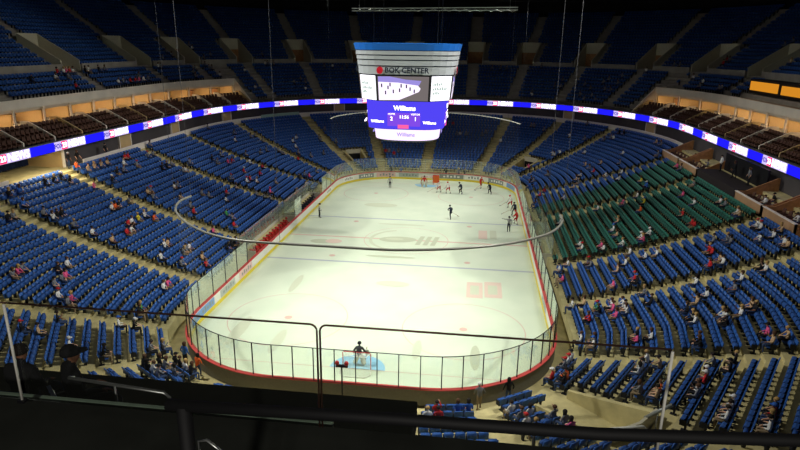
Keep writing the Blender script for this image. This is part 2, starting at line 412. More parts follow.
for a, b in zip(ss[:-1], ss[1:]):
    sm = (a+b)/2; prof = []; j0 = 0 if S0 < sm < S1 else 5
    prof = [(RU[j0], ZU[j0]-.5)]
    for j in range(j0, NU):
        z = ZU[VJ0]-.1 if in_vom(sm, j) else ZU[j]
        prof += [(RU[j], z), (RU[j+1], z)]
    prof += [(RU[NU]+1.5, ZU[NU-1])]
    vs = [(*oval(R, s)[0], z) for s in (a, b) for R, z in prof]; n = len(prof)
    mb.add(vs, [(k, k+1, n+k+1, n+k) for k in range(n-1)], upper_concrete)
tag(mb.build('floor_upper_bowl', recalc=False), kind='structure')
for (a, b) in VOM:
    mb = MB(); z0 = ZU[VJ0]-.1
    for s, e in ((a, 1), (b, -1)):
        ds = e*half_s(s, .18)
        q0, q1 = [oval(RU[VJ0]-.3, x)[0] for x in (s, s-ds)], [oval(RU[VJ1], x)[0] for x in (s, s-ds)]
        mb.hexa([(*q0[0], z0-.3), (*q0[1], z0-.3), (*q1[1], z0), (*q1[0], z0), (*q0[0], ZU[VJ0]+1.0), (*q0[1], ZU[VJ0]+1.0), (*q1[1], ZU[VJ1]+1.0), (*q1[0], ZU[VJ1]+1.0)], vom_mat)
    ring(mb, [(RU[VJ1]-.1, z0+2.3), (RU[VJ1]-.1, ZU[VJ1]+1.0), (RU[VJ1]+.1, ZU[VJ1]+1.0), (RU[VJ1]+.1, z0+2.3)], [a, (a+b)/2, b], vom_mat, close=True)
    ring(mb, [(RU[VJ1]-.05, z0), (RU[VJ1]-.05, z0+2.35), (RU[VJ1]+.05, z0+2.35), (RU[VJ1]+.05, z0)], [a, (a+b)/2, b], wood_tan, close=True)
    tag(mb.build('wall_vomitory'), kind='structure')
# low wall in front of the cross aisle, cut at each vomitory
cuts = [0.06]+[x for v in VOM for x in (v[0], v[1])]+[4.94]
mb = MB()
for a, b in zip(cuts[0::2], cuts[1::2]):
    if b-a < .01: continue
    ring(mb, [(RU[VJ0]-.56, ZU[VJ0-1]), (RU[VJ0]-.56, ZU[VJ0]+.55), (RU[VJ0]-.44, ZU[VJ0]+.55), (RU[VJ0]-.44, ZU[VJ0-1])], s_list(a+.004, b-.004), upper_concrete, close=True)
tag(mb.build('wall_cross_aisle'), kind='structure')
# plaster fascia above the suites and the sloping end pieces where it drops to the ribbon
def fascia(name, a, b):
    ring_wall(name, [(35.4, 13.35), (35.4, 14.3), (35.65, 14.3), (35.65, 13.0)], a, b, fascia_mat)
fascia('wall_fascia_right', .05, S0); fascia('wall_fascia_left', S1, 4.95)
for nm, s in (('wall_fascia_end_right', S0), ('wall_fascia_end_left', S1)):
    mb = MB(); d = half_s(s, .15); q = []
    for x in (s-d, s+d):
        q.append([(*oval(30.85, x)[0], 9.5), (*oval(30.85, x)[0], 10.55), (*oval(35.5, x)[0], 14.3), (*oval(38.8, x)[0], 14.3), (*oval(38.8, x)[0], 9.5)])
    mb.loft(q, fascia_mat); tag(mb.build(nm), kind='structure')
# parapet of the deck at the far end
ring_wall('wall_parapet_far', [(30.95, 9.4), (30.95, 10.9), (31.1, 10.9), (31.1, 9.4)], S0, S1, concrete_dark)
# outer walls, roof
for nm, a, b in (('wall_back_right', 0., 1.001), ('wall_back_far', 1., 4.0), ('wall_back_left', 4., 5.0)):
    ring_wall(nm, [(58.6, -1), (58.6, 38), (59.2, 38), (59.2, -1)], a, b, dark_wall)
mb = MB(); mb.box((0, -72, 18), (126, .6, 40), dark_wall); tag(mb.build('wall_near'), kind='structure')
mb = MB()
for sx in (-1, 1): mb.box((sx*63, -46, 18), (.6, 52, 40), dark_wall)
tag(mb.build('wall_near_sides'), kind='structure')
mb = MB(); mb.box((0, 8, 38.3), (128, 190, .6), dark_wall); tag(mb.build('ceiling'), kind='structure')

# ------------------------------------------------------------------ suites under the fascia
def side_s(a, b): return s_list(a, b)
for nm, a, b in (('floor_suite_right', .02, S0), ('floor_suite_left', S1, 4.98)):
    mb = MB()
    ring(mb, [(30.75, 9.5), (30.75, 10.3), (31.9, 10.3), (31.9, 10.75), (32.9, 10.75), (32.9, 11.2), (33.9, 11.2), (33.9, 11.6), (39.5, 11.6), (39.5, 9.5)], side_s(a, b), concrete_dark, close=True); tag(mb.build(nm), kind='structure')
    mb = MB(); ring(mb, [(38.8, 11.6), (38.8, 13.5), (39., 13.5), (39., 11.6)], side_s(a, b), tan_mat, close=True); tag(mb.build(nm.replace('floor', 'wall')), kind='structure')
    mb = MB(); ring(mb, [(35.6, 13.3), (35.6, 13.45), (39, 13.45), (39, 13.3)], side_s(a, b), fascia_mat, close=True); tag(mb.build(nm.replace('floor', 'ceiling')), kind='structure')
# ------------------------------------------------------------------ dasher boards and glass
boards = empty('dasher_boards'); tag(boards, 'white dasher boards around the ice with red cap rail and yellow kick plate', 'dasher boards')
ssr = s_list(0, 8)
def closed_ring(name, prof, m, parent, fn=rink):
    mb = MB(); rows = []
    for s in ssr[:-1]: rows.append([(*fn(R, s)[0], z) for R, z in prof])
    n = len(prof); N = len(rows); vs = [p for r in rows for p in r]
    mb.add(vs, [(i*n+k, i*n+(k+1) % n, ((i+1) % N)*n+(k+1) % n, ((i+1) % N)*n+k) for i in range(N) for k in range(n)], m)
    return mb.build(name, parent)
closed_ring('board_facing', [(8.53, .0), (8.53, 1.07), (8.66, 1.07), (8.66, .0)], white_board, boards)
closed_ring('kick_plate', [(8.5, .004), (8.5, .3), (8.535, .3), (8.535, .004)], yellow, boards)
closed_ring('cap_rail', [(8.49, 1.07), (8.49, 1.12), (8.76, 1.12), (8.76, 1.07)], red_cap, boards)
closed_ring('outer_skirt', [(8.655, 0.0), (8.655, 1.065), (8.68, 1.065), (8.68, .0)], mat('board_back', (112, 110, 104), .7, noise=.1), boards)
# sponsor panels on the inside of the boards
ad_cols = [mat('ad_grey', (176, 184, 174), .5), mat('ad_white', (236, 236, 228), .5), mat('ad_blue', (120, 160, 206), .5), mat('ad_dark', (140, 150, 142), .5), mat('ad_pink', (226, 190, 182), .5)]
ad_spec = [('RF', 20, 3, 2), ('RF', 46, 3, 3), ('RF', 72, 3, 1), ('F', -3.2, 3, 0), ('F', 3.4, 3.4, 3), ('LF', 74, 3, 4), ('LF', 52, 2.6, 3), ('LF', 28, 2.4, 1), ('L', 18, 3, 1), ('L', -13, 3, 4), ('L', -17, 3, 0), ('L', -21, 2.6, 2), ('LN', 8, 2.2, 2), ('R', 15, 3, 1), ('R', -16, 3, 0)]
for t_, v, w, c in ad_spec:
    s = sv(t_, v); (p, n) = rink(8.515, s); d = .01; (q0, _), (q1, _) = rink(8.5, s-d), rink(8.5, s+d); per = 2*d/math.hypot(q0[0]-q1[0], q0[1]-q1[1])
    mb = MB(); sl = [s+per*w*(k/6-.5) for k in range(7)]
    ring(mb, [(8.515, .34), (8.515, .98), (8.532, .98), (8.532, .34)], sl, ad_cols[c], E=1., cx=RCX, cy=RCY, close=True)
    for k in range(5):
        a = s+per*w*(-.4+.16*k); ring(mb, [(8.508, .52), (8.508, .52+.12*(2+k % 2)), (8.516, .52+.12*(2+k % 2)), (8.516, .52)], [a, a+per*w*.09], ad_cols[3 if c != 3 else 1], E=1., cx=RCX, cy=RCY, close=True)
    mb.build('sponsor_panel', boards)
GH = 3.2
rg = empty('rink_glass'); tag(rg, 'tall clear safety glass standing on the dasher boards around the rink', 'rink glass')
per_s = []     # perimeter walk
NG = 74
pts = []; acc = [0]; fine = [k*8/4000 for k in range(4001)]
prev = rink(8.62, 0)[0]
for s in fine[1:]:
    q = rink(8.62, s)[0]; acc.append(acc[-1]+math.hypot(q[0]-prev[0], q[1]-prev[1])); prev = q
TOT = acc[-1]
def s_at(l): return float(np.interp(l % TOT, acc, fine))
SEG = []
for k in range(8):
    n = {0: 18, 2: 7, 4: 18, 6: 7}.get(k, 11)
    SEG += [(k+j/n, k+(j+1)/n) for j in range(n)]
for a, b in SEG:
    if b < a: b = 8.
    (p, _) = rink(8.62, a); (pm, _) = rink(8.62, (a+b)/2)
    bench = (pm[0] < 0 and BENCH_L[0]+.5 < pm[1] < BENCH_L[1]-.5 and abs(pm[1]-3.6) > 1.0)
    far = pm[1] > 0  # far metal paler, near metal darker: front light put into the colour
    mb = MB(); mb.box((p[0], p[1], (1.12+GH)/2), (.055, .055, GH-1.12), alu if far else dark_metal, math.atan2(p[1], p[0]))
    if not bench: mb.build('glass_post', rg)
    if bench: continue
    mb = MB(); sl = [a+(b-a)*q/4 for q in range(5)]
    ring(mb, [(8.614, 1.12), (8.614, GH), (8.626, GH), (8.626, 1.12)], sl, glass, E=1., cx=RCX, cy=RCY, close=True)
    pane = mb.build('glass_pane', rg)
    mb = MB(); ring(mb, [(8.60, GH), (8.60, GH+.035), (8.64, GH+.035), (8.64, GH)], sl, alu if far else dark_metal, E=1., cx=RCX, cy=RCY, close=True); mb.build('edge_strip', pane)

# ------------------------------------------------------------------ goals
def goal(x, y, sgn, label):
    g = empty('hockey_goal', (x, y, 0), 0 if sgn > 0 else PI); tag(g, label, 'goal', 'hockey goals')
    redm = mat('goal_red', (214, 60, 50), .4)
    mb = MB(); mb.tube([(-.915, 0, 0), (-.915, 0, 1.16), (-.86, 0, 1.22), (.86, 0, 1.22), (.915, 0, 1.16), (.915, 0, 0)], .03, redm, 10); mb.build('goal_frame', g, True)
    mb = MB(); mb.tube([(-.915, 0, .03), (-1.0, .7, .03), (-.7, 1.05, .03), (.7, 1.05, .03), (1.0, .7, .03), (.915, 0, .03)], .028, white_board, 8); mb.build('base_frame', g, True)
    mb = MB(); mb.tube([(-.86, 0, 1.2), (-.7, .5, 1.18), (.7, .5, 1.18), (.86, 0, 1.2)], .02, white_board, 8)
    mb.build('top_frame', g, True)
    mb = MB(); R_ = [[(-.9, 0, 1.2), (-.9, 0, .03)], [(-.72, .48, 1.17), (-1.0, .7, .04)], [(-.4, .52, 1.17), (-.7, 1.03, .04)], [(.4, .52, 1.17), (.7, 1.03, .04)], [(.72, .48, 1.17), (1.0, .7, .04)], [(.9, 0, 1.2), (.9, 0, .03)]]
    mb.loft([[r[k] for r in R_] for k in (0, 1)], net_mat, closed=False)
    mb.add([(-.86, 0, 1.2), (.86, 0, 1.2), (.7, .5, 1.17), (-.7, .5, 1.17)], [(0, 1, 2, 3)], net_mat)
    mb.build('goal_netting', g, recalc=False)
    return g
goal(0, 27.13, 1, 'red framed hockey goal with white netting at the far end of the ice')
goal(0, -27.13, -1, 'hockey goal nearest the camera with the blue crease before it')
# goal lamp on its post behind the near glass
t = empty('goal_lamp_post', (.05, -31.6, 0)); tag(t, 'dark post behind the near glass carrying two small red goal lamps', 'goal lamp')
mb = MB(); mb.box((0, 0, .05), (.5, .5, .1), dark_metal); mb.tube([(0, 0, .1), (0, 0, 2.75)], .045, dark_metal); mb.build('post', t)
mb = MB(); mb.box((0, 0, 2.8), (.7, .12, .14), dark_metal); mb.build('cross_bar', t)
for e in (-.27, .27):
    mb = MB(); mb.ell((e, 0, 2.97), (.13, .13, .15), mat('lamp_red', (176, 44, 40), .3)); tag(mb.build('red_lamp', t, True), 'red goal lamp')

# ------------------------------------------------------------------ safety net pipes above both ends
def net_pipe(pts_px, z, name, label, cable_px, zbot, pipe_tone):
    t = empty(name, (0, 0, 0)); tag(t, label, 'net pipe', 'curved pipes holding the safety nets')
    P = [Vector(at_z(px, py, z)) for px, py in pts_px]
    # smooth the outline
    fine_ = []
    for i in range(len(P)-1):
        p0, p1, p2, p3 = P[max(i-1, 0)], P[i], P[i+1], P[min(i+2, len(P)-1)]
        for k in range(6):
            q = k/6; fine_.append(.5*((2*p1)+(-p0+p2)*q+(2*p0-5*p1+4*p2-p3)*q*q+(-p0+3*p1-3*p2+p3)*q**3))
    fine_.append(P[-1])
    mb = MB(); mb.tube(fine_, .075, pipe_tone, 8); mb.build('pipe', t, True)
    mb = MB(); rr = [[(p.x, p.y, z) for p in fine_], [(p.x, p.y, zbot) for p in fine_]]
    mb.loft(rr, safety_net, closed=False); n_ = mb.build('safety_netting', t, recalc=False)
    for i in cable_px:
        p = P[i]; mb = MB(); mb.tube([(p.x, p.y, z), (p.x, p.y, 38)], .011, mat('cable_grey', (84, 84, 88), .7), 5); mb.build('hanging_cable', t)
    return t
NEARP = [(191, 196), (180, 201), (175.5, 209), (180, 217), (190, 225), (210, 234), (240, 240.5), (280, 243.5), (330, 246.5), (380, 249.5), (410, 250), (450, 249), (490, 246), (520, 241.5), (545, 235), (557, 228.5), (562.5, 221), (560, 215)]
net_pipe(NEARP, 9.8, 'safety_net_pipe', 'long curved net pipe hanging above the near half of the ice', (0, 2, 7, 14, 16), 3.25, mat('pipe_shade_grey', (128, 128, 118), .35, .2))  # grey stands for the shaded side this pipe turns to the camera
FARP = [(330.5, 118.5), (340, 115.5), (365, 112.5), (400, 112), (440, 112.5), (465, 114), (490, 117), (508, 120.5), (520, 124)]
net_pipe(FARP, 9.8, 'safety_net_pipe', 'curved net pipe hanging above the far goal end behind the scoreboard', (0, 2, 4, 7, 8), 3.3, white_board)  # same pipe whitened, the light on its rink side put into the colour
tr = empty('lighting_truss', (0, 20, 24.6)); tag(tr, 'long pale lighting truss hanging high above the scoreboard', 'truss')
mb = MB(); P0, P1 = at_y(352, 9.5, 20), at_y(518, 8.5, 20)
for dy, dz in ((-.2, .14), (.2, .14), (0, -.18)): mb.tube([(P0[0], dy, P0[2]-24.6+dz), (P1[0], dy, P1[2]-24.6+dz)], .05, alu, 6)
mb.build('truss_chords', tr)
mb = MB(); n = 32; pp = []
for i in range(n+1):
    x = P0[0]+(P1[0]-P0[0])*i/n; pp.append((x, (-.2, .2)[i % 2], P0[2]-24.6+(.14, -.18)[i % 2]))
mb.tube(pp, .02, alu, 5); mb.build('lacing', tr)
for x in (P0[0]+1, P1[0]-1):
    mb = MB(); mb.tube([(x, 0, .1), (x, 0, 13.4)], .015, steel, 5); mb.build('hanging_cable', tr)
for (x0, x1, y, z, lab) in ((-34, -8, 66, 28.8, 'dark roof truss above the far stand on the left of the scoreboard'), (10, 42, 66, 28.8, 'dark roof truss above the far stand on the right of the scoreboard')):
    g = empty('roof_truss', ((x0+x1)/2, y, z)); tag(g, lab, 'truss', 'dark roof trusses'); L_ = (x1-x0)/2
    mb = MB()
    for dz in (0, 1.5): mb.tube([(-L_, 0, dz), (L_, 0, dz)], .13, dark_metal, 6)
    mb.build('truss_chords', g); mb = MB(); mb.tube([(-L_+2*L_*i/20, 0, 1.5*(i % 2)) for i in range(21)], .07, dark_metal, 5); mb.build('lacing', g)
    for e in (-.8, .8):
        mb = MB(); mb.tube([(L_*e, 0, 1.5), (L_*e, 0, 9.2)], .03, dark_metal, 5); mb.build('hanging_cable', g)

# ------------------------------------------------------------------ lit ribbon around the bowl
rib_blue = emis('ribbon_blue', (30, 26, 236), 1.15); rib_white = emis('ribbon_white', (212, 196, 252), 1.0); rib_letter = emis('ribbon_letter', (255, 252, 255), 2.4)
rib_purple = emis('ribbon_purple', (70, 50, 190), .9); rib_red = emis('ribbon_red', (250, 60, 110), 1.3)
rib = empty('ribbon_display'); tag(rib, 'long lit ribbon screen of blue and white news panels running round the bowl', 'ribbon display')
mb = MB(); ring(mb, [(30.45, 9.45), (30.45, 10.42), (30.75, 10.42), (30.75, 9.45)], s_list(.02, 4.98), black, close=True); mb.build('housing', rib)
mb = MB(); ring(mb, [(30.33, 10.42), (30.33, 10.5), (30.8, 10.5), (30.8, 10.42)], s_list(.02, 4.98), steel, close=True); mb.build('top_ledge', rib)
ls = [0.]; fs_ = [.03+k*(4.94)/3000 for k in range(3001)]
for k in range(3000):
    p, q = oval(30.4, fs_[k])[0], oval(30.4, fs_[k+1])[0]; ls.append(ls[-1]+math.hypot(p[0]-q[0], p[1]-q[1]))
def rs(l): return float(np.interp(l, ls, fs_))
# phase: a white panel ends at pixel (36, 148) on the left side, running towards the camera
l = 0.; unit = 3.4+4.9; idx = 0
PH = float(np.interp(sv('L', -6.3), fs_, ls))
l = PH % unit - unit
while l < ls[-1]:
    for m_, w, nm in ((rib_blue, 3.4, 'blue_panel'), (rib_white, 4.9, 'news_panel')):
        a, b = max(l, 0), min(l+w, ls[-1]); l += w
        if b-a < .4: continue
        mb = MB(); ring(mb, [(30.39, 9.5), (30.39, 10.38), (30.44, 10.38), (30.44, 9.5)], [rs(a+(b-a)*q/6) for q in range(7)], m_, close=True)
        pnl = mb.build(nm, rib)
        if nm == 'news_panel' and b-a > 4.5:
            # seen from the ice the letters read from left to right, against the direction of s
            mbx = MB(); ring(mbx, [(30.375, 9.52), (30.375, 10.36), (30.39, 10.36), (30.39, 9.52)], [rs(b-1.05-.85*q/3) for q in range(4)][::-1], rib_red, close=True)
            mbx.build('number_box', pnl)
            for txt, m2, off, size in (('FOX', rib_purple, .55, .62), ('23', rib_letter, 1.48, .72), ('NEWS', rib_letter, 3.4, .98)):
                s = rs(b-off); (p, n) = oval(30.35, s)
                text_mesh(txt, size, m2, (p[0], p[1], 9.94), (-n[1], n[0], 0), (0, 0, 1), 'lettering', pnl, .004, bold=.02)
# ------------------------------------------------------------------ scoreboard
sb = empty('scoreboard', (0, 0, 11.2)); tag(sb, 'large hanging centre scoreboard with white ringed crown and lit purple screens', 'scoreboard')
def outline(a, p, n=48):
    o = []
    for k in range(n):
        t = 2*PI*k/n; c, s = math.cos(t), math.sin(t); r = (abs(c)**p+abs(s)**p)**(-1/p); o.append((a*r*c, a*r*s))
    return o
def octo(a, h): return [(h, -a), (a, -h), (a, h), (h, a), (-h, a), (-a, h), (-a, -h), (-h, -a)]
def lof(rows, m, name, parent=sb, smooth=False):
    mb = MB(); mb.loft([[(x, y, z-11.2) for x, y in o] for o, z in rows], m); return mb.build(name, parent, smooth)
crown_w = mat('crown_white', (196, 202, 206), .4, noise=.02); crown_b = mat('crown_blue', (40, 120, 220), .4); crown_d = mat('crown_groove', (40, 52, 84), .6)
PW = 3.4
lof([(outline(5.05, PW), 19.72), (outline(5.2, PW), 20.32), (outline(5.0, PW), 20.36)], crown_b, 'blue_rim')
lof([(outline(4.5, PW), 17.5), (outline(4.9, PW), 19.9), (outline(4.7, PW), 20.3)], crown_d, 'crown_core')
for z0, z1, a in ((19.32, 19.66, 5.02), (18.9, 19.22, 4.95), (18.36, 18.8, 4.87), (17.56, 18.26, 4.78)):
    lof([(outline(a-.03, PW), z0), (outline(a, PW), z1)], crown_w, 'crown_ring')
ink = mat('sign_ink', (20, 34, 54), .5); red_ink = mat('sign_red', (226, 36, 56), .4)
lof([(octo(4.25, 2.4), 15.1), (octo(4.5, 2.5), 17.55)], black, 'screen_core')
scr_w = emis('screen_white', (250, 250, 255), 1.5); scr_grey = emis('screen_grey', (112, 104, 104), 1.0); scr_ice = emis('screen_ice', (240, 226, 252), 1.25)
scr_lav = emis('screen_lavender', (150, 138, 214), 1.0); scr_purple = emis('screen_purple', (74, 62, 222), 1.15); scr_mark = emis('screen_mark', (150, 176, 160), .9); scr_dark = emis('screen_dark', (70, 60, 90), .6)
scr_letter = emis('screen_letter', (255, 250, 255), 2.0); scr_red = emis('screen_red', (236, 90, 150), 1.2); scr_ring = emis('screen_ring', (236, 214, 255), 1.35); scr_violet = emis('screen_violet', (120, 70, 214), 1.1)
def face(q, u0, v0, u1, v1, m, off, mb):
    """rectangle (u, v in 0..1) on the quad q = bottom left, bottom right, top right, top left, lifted off it"""
    q = [Vector(p) for p in q]; n = (q[1]-q[0]).cross(q[3]-q[0]).normalized()
    def P(u, v): return (q[0]*(1-u)+q[1]*u)*(1-v)+(q[3]*(1-u)+q[2]*u)*v
    a = [P(u0, v0), P(u1, v0), P(u1, v1), P(u0, v1)]
    mb.hexa([*(p+n*(off-.03) for p in a), *(p+n*off for p in a)], m)
def poly(q, pts, m, off, mb):
    q = [Vector(p) for p in q]; n = (q[1]-q[0]).cross(q[3]-q[0]).normalized()
    mb.add([((q[0]*(1-u)+q[1]*u)*(1-v)+(q[3]*(1-u)+q[2]*u)*v)+n*off for u, v in pts], [tuple(range(len(pts)))], m)
def side_quad(k, lo, hi):
    (o0, z0), (o1, z1) = lo, hi; i, j = (k-1) % 8, k
    # octo runs anticlockwise seen from above; the outside viewer sees it left to right
    return [(*o0[i], z0-11.2), (*o0[j], z0-11.2), (*o1[j], z1-11.2), (*o1[i], z1-11.2)]
LO, HI = (octo(4.3, 2.42), 15.12), (octo(4.52, 2.52), 17.5)
blobs = [(.08, .62), (.2, .55), (.24, .66), (.42, .45), (.45, .62), (.55, .6), (.62, .5), (.3, .4), (.7, .42), (.15, .35)]
for k in range(8):
    q = side_quad(k, LO, HI)
    if k % 2 == 0:
        mb = MB(); face(q, .02, .02, .98, .96, scr_grey, .05, mb); scr = mb.build('video_screen', sb)
        mb = MB(); poly(q, [(.03, .94), (.03, .62), (.5, .6), (.8, .62), (.84, .8), (.55, .84), (.25, .95)], scr_lav, .055, mb); mb.build('picture_crowd', scr, recalc=False)
        mb = MB(); poly(q, [(.03, .03), (.42, .05), (.62, .22), (.8, .38), (.83, .5), (.78, .62), (.4, .72), (.03, .74)], scr_ice, .06, mb); pi = mb.build('picture_ice', scr, recalc=False)
        mb = MB()
        for u, v in blobs: face(q, u, v-.09, u+.025, v+.05, scr_dark, .07, mb)
        mb.build('picture_players', scr)
    else:
        mb = MB(); face(q, .06, .02, .94, .97, scr_w, .05, mb); scr = mb.build('advert_screen', sb)
        mb = MB()
        for v, w in ((.66, .55), (.48, .8), (.32, .4)):
            for j in range(int(w*10)): face(q, .14+.08*j, v-.05, .14+.08*j+.05, v+.03+.02*(j % 3), scr_mark, .06, mb)
        mb.build('advert_lines', scr)
PL, PHI = (outline(3.75, 4.5), 12.42), (outline(3.95, 4.5), 15.08)
lof([PL, PHI], scr_purple, 'purple_screen'); lof([(outline(3.2, 2.6), 11.25), (outline(3.35, 2.6), 12.38)], scr_ring, 'bottom_ring'); lof([(outline(3.6, 4), 12.36), (outline(3.7, 4), 12.44)], black, 'ring_gap')
lof([(outline(2.9, 2.6), 11.05), (outline(3.15, 2.6), 11.24)], dark_metal, 'underside')
for k in range(4):
    rot = Matrix.Rotation(k*PI/2, 3, 'Z')
    def T(txt, size, m, x, z, a, bold=.0, name='lettering', y=None):
        o = rot @ Vector((x, -a, z-11.2)); r = rot @ Vector((1, 0, 0)); text_mesh(txt, size, m, o, r, (0, 0, 1), name, sb, .012, bold=bold)
    T('BOK CENTER', .68, ink, .35, 17.93, 4.86, .015)
    mb = MB(); o_ = rot @ Vector((-2.15, -4.84, 17.93-11.2)); r_ = rot @ Vector((1, 0, 0)); n_ = rot @ Vector((0, -1, 0))
    c0 = [o_+r_*(.3*math.cos(t*PI/8))+Vector((0, 0, .34*math.sin(t*PI/8))) for t in range(16)]
    mb.loft([c0, [p+n_*.04 for p in c0]], red_ink); mb.build('red_emblem', sb)
    T('Williams', .6, scr_letter, .1, 14.42, 3.95, .02)
    T('Williams', .36, scr_letter, -2.5, 13.15, 3.9, .012); T('Williams', .36, scr_letter, 2.5, 13.1, 3.9, .012)
    mb = MB()
    def R(x0, z0, x1, z1, m, a=3.86):
        mb.hexa([rot @ Vector(p) for p in ((x0, -a, z0-11.2), (x1, -a, z0-11.2), (x1, -a+.1, z0-11.2), (x0, -a+.1, z0-11.2), (x0, -a-.01, z1-11.2), (x1, -a-.01, z1-11.2), (x1, -a+.1, z1-11.2), (x0, -a+.1, z1-11.2))], m)
    R(-1.55, 12.72, 1.6, 13.98, scr_violet); mb.build('score_panel', sb)
    mb = MB(); R(-.55, 12.5, .5, 12.86, scr_red, 3.88); mb.build('period_box', sb)
    T('11:56', .42, scr_letter, .05, 13.6, 3.93, .01); T('HOME', .24, scr_letter, -1.15, 13.86, 3.93); T('VISITOR', .24, scr_letter, 1.15, 13.86, 3.93); T('2', .5, scr_letter, -1.15, 13.42, 3.93, .01); T('1', .5, scr_letter, 1.15, 13.42, 3.93, .01)
    T('Williams', .5, scr_lav, .2, 11.85, 3.42, .01)
for x, y in ((-3, -3), (3, -3), (-3, 3), (3, 3)):
    mb = MB(); mb.tube([(x, y, 9.0), (x, y, 27)], .03, dark_metal, 5); mb.build('hanging_cable', sb)

# ------------------------------------------------------------------ suites: dividers, fins, armchairs, lamps
ORD = ['zeroth', 'first', 'second', 'third', 'fourth', 'fifth', 'sixth', 'seventh', 'eighth', 'ninth', 'tenth', 'eleventh', 'twelfth', 'thirteenth', 'fourteenth', 'fifteenth', 'sixteenth', 'seventeenth', 'eighteenth', 'nineteenth', 'twentieth', 'twenty-first', 'twenty-second', 'twenty-third', 'twenty-fourth', 'twenty-fifth', 'twenty-sixth', 'twenty-seventh', 'twenty-eighth', 'twenty-ninth', 'thirtieth', 'thirty-first', 'thirty-second', 'thirty-third', 'thirty-fourth', 'thirty-fifth', 'thirty-sixth', 'thirty-seventh', 'thirty-eighth', 'thirty-ninth', 'fortieth']
lamp_warm = emis('suite_lamp', (255, 216, 170), 34.0)
chair_back = MB(); chair_back.loft([[(-.25, -.2, .35), (.25, -.2, .35), (.25, -.12, .35), (-.25, -.12, .35)], [(-.25, -.27, .8), (.25, -.27, .8), (.25, -.19, .8), (-.25, -.19, .8)], [(-.2, -.3, .92), (.2, -.3, .92), (.2, -.23, .92), (-.2, -.23, .92)]], brown_seat)
CH_BACK = chair_back.mesh('armchair_back')
m_ = MB(); m_.box((0, .08, .4), (.5, .46, .14), brown_seat); m_.box((0, .05, .17), (.1, .1, .33), seat_leg); m_.box((0, .05, .02), (.4, .36, .04), seat_leg); CH_SEAT = m_.mesh('armchair_seat')
m_ = MB()
for e in (-1, 1): m_.box((e*.285, .02, .5), (.07, .44, .3), brown_seat)
m_.box((0, -.2, .45), (.6, .05, .08), seat_leg)
CH_ARM = m_.mesh('armchair_arms')
TIER = [(31.2, 10.3), (32.25, 10.75), (33.25, 11.2)]
suite_seats = []
for side in ('left', 'right'):
    lo, hi = (S1, sv('L', -14)) if side == 'left' else (sv('R', -14), S0)
    # equal suites, measured along the ribbon
    LA, LB = np.interp([lo, hi], fs_, ls); LA += .4*(side == 'left'); LB -= .4*(side == 'right'); n = 12; w = (LB-LA)/n
    for k in range(n+1):
        s = rs(LA+w*k); near = (k if side == 'right' else n-k)
        (p, nn) = oval(34, s); rz = math.atan2(nn[1], nn[0])
        d = empty('suite_divider', (p[0], p[1], 10.3), rz); tag(d, f'sloping tan divider wall, {ORD[n-near+1]} from the far end of the suites, {side} side', 'divider wall', 'divider walls between the suites')
        mb = MB(); t_ = .09   # local +x runs towards the ice
        mb.loft([[(3.0, e*t_, .05), (3.0, e*t_, .55), (2.0, e*t_, 1.1), (.3, e*t_, 2.0), (-.6, e*t_, 2.0), (-.6, e*t_, 1.32), (.05, e*t_, 1.32), (.05, e*t_, .92), (1.05, e*t_, .92), (1.05, e*t_, .47), (2.05, e*t_, .47), (2.05, e*t_, .05)] for e in (-1, 1)], fascia_mat if k % 3 else tan_mat); mb.build('terrace_wall', d)
        mb = MB(); mb.box((-1.2, 0, 2.17), (.16, .22, 1.7), fascia_mat); mb.build('corner_post', d)
        mb = MB(); mb.box((-3.1, 0, 1.97), (3.2, .12, 1.3), tan_mat); mb.build('room_partition', d)
        if k == n: break
        sm = rs(LA+w*(k+.5)); (p, nn) = oval(36.4, sm); rz = math.atan2(nn[1], nn[0])
        nm = ORD[(n-k) if side == 'right' else k+1]
        lp = empty('suite_lamp', (p[0], p[1], 13.29), rz); tag(lp, f'warm ceiling lamp inside the {nm} suite from the far end, {side} side', 'ceiling lamp', 'warm suite ceiling lamps')
        mb = MB(); mb.box((0, 0, -.03), (.6, 1.6, .06), steel); mb.build('lamp_housing', lp)
        mb = MB(); mb.box((0, 0, -.07), (.5, 1.5, .02), lamp_warm); mb.build('diffuser', lp)
        # counter and cabinet at the back of each room
        mb = MB(); (q, _) = oval(38.3, sm); c = empty('suite_counter', (q[0], q[1], 11.6), rz); tag(c, f'wooden counter at the back of the {nm} suite from the far end, {side} side', 'counter', 'counters in the suites')
        mb.box((0, 0, .45), (.7, 2.6, .9), wood_tan); mb.build('cabinet', c); mb = MB(); mb.box((.05, 0, .93), (.86, 2.8, .06), dark_metal); mb.build('worktop', c)
        if k % 3 == 1:
            mb = MB(); (q, _) = oval(38.77, sm); pc = mb.box((0, 0, 0), (.05, 1.6, .8), mat('painting_%d' % (k % 2), ((150, 76, 44), (120, 96, 70))[k % 2], .6, noise=.4, scale=3)); o = mb.build('wall_picture'); o.location = (q[0], q[1], 12.75); o.rotation_euler = (0, 0, rz); tag(o, f'picture on the back wall, {nm} suite from the far end, {side} side', 'picture')
        for ti, (R, z) in enumerate(TIER):
            for j in range(6):
                f = (j+.5)/6
                s2 = rs(LA+w*(k+.07+.86*f)); (p2, n2) = oval(R, s2)
                suite_seats.append(dict(pos=(p2[0], p2[1], z), rz=math.atan2(n2[1], n2[0])-PI/2, side=side, suite=nm, tier=ti, j=j))
def vis(P, m=6): 
    x, y, z = project(P); return z > 0 and -m < x < 800+m and -m < y < 450+m
suite_seats = [q for q in suite_seats if vis(q['pos'])]
suite_seats.sort(key=lambda q: project(q['pos'])[2])
rest_suite = suite_seats[300:]
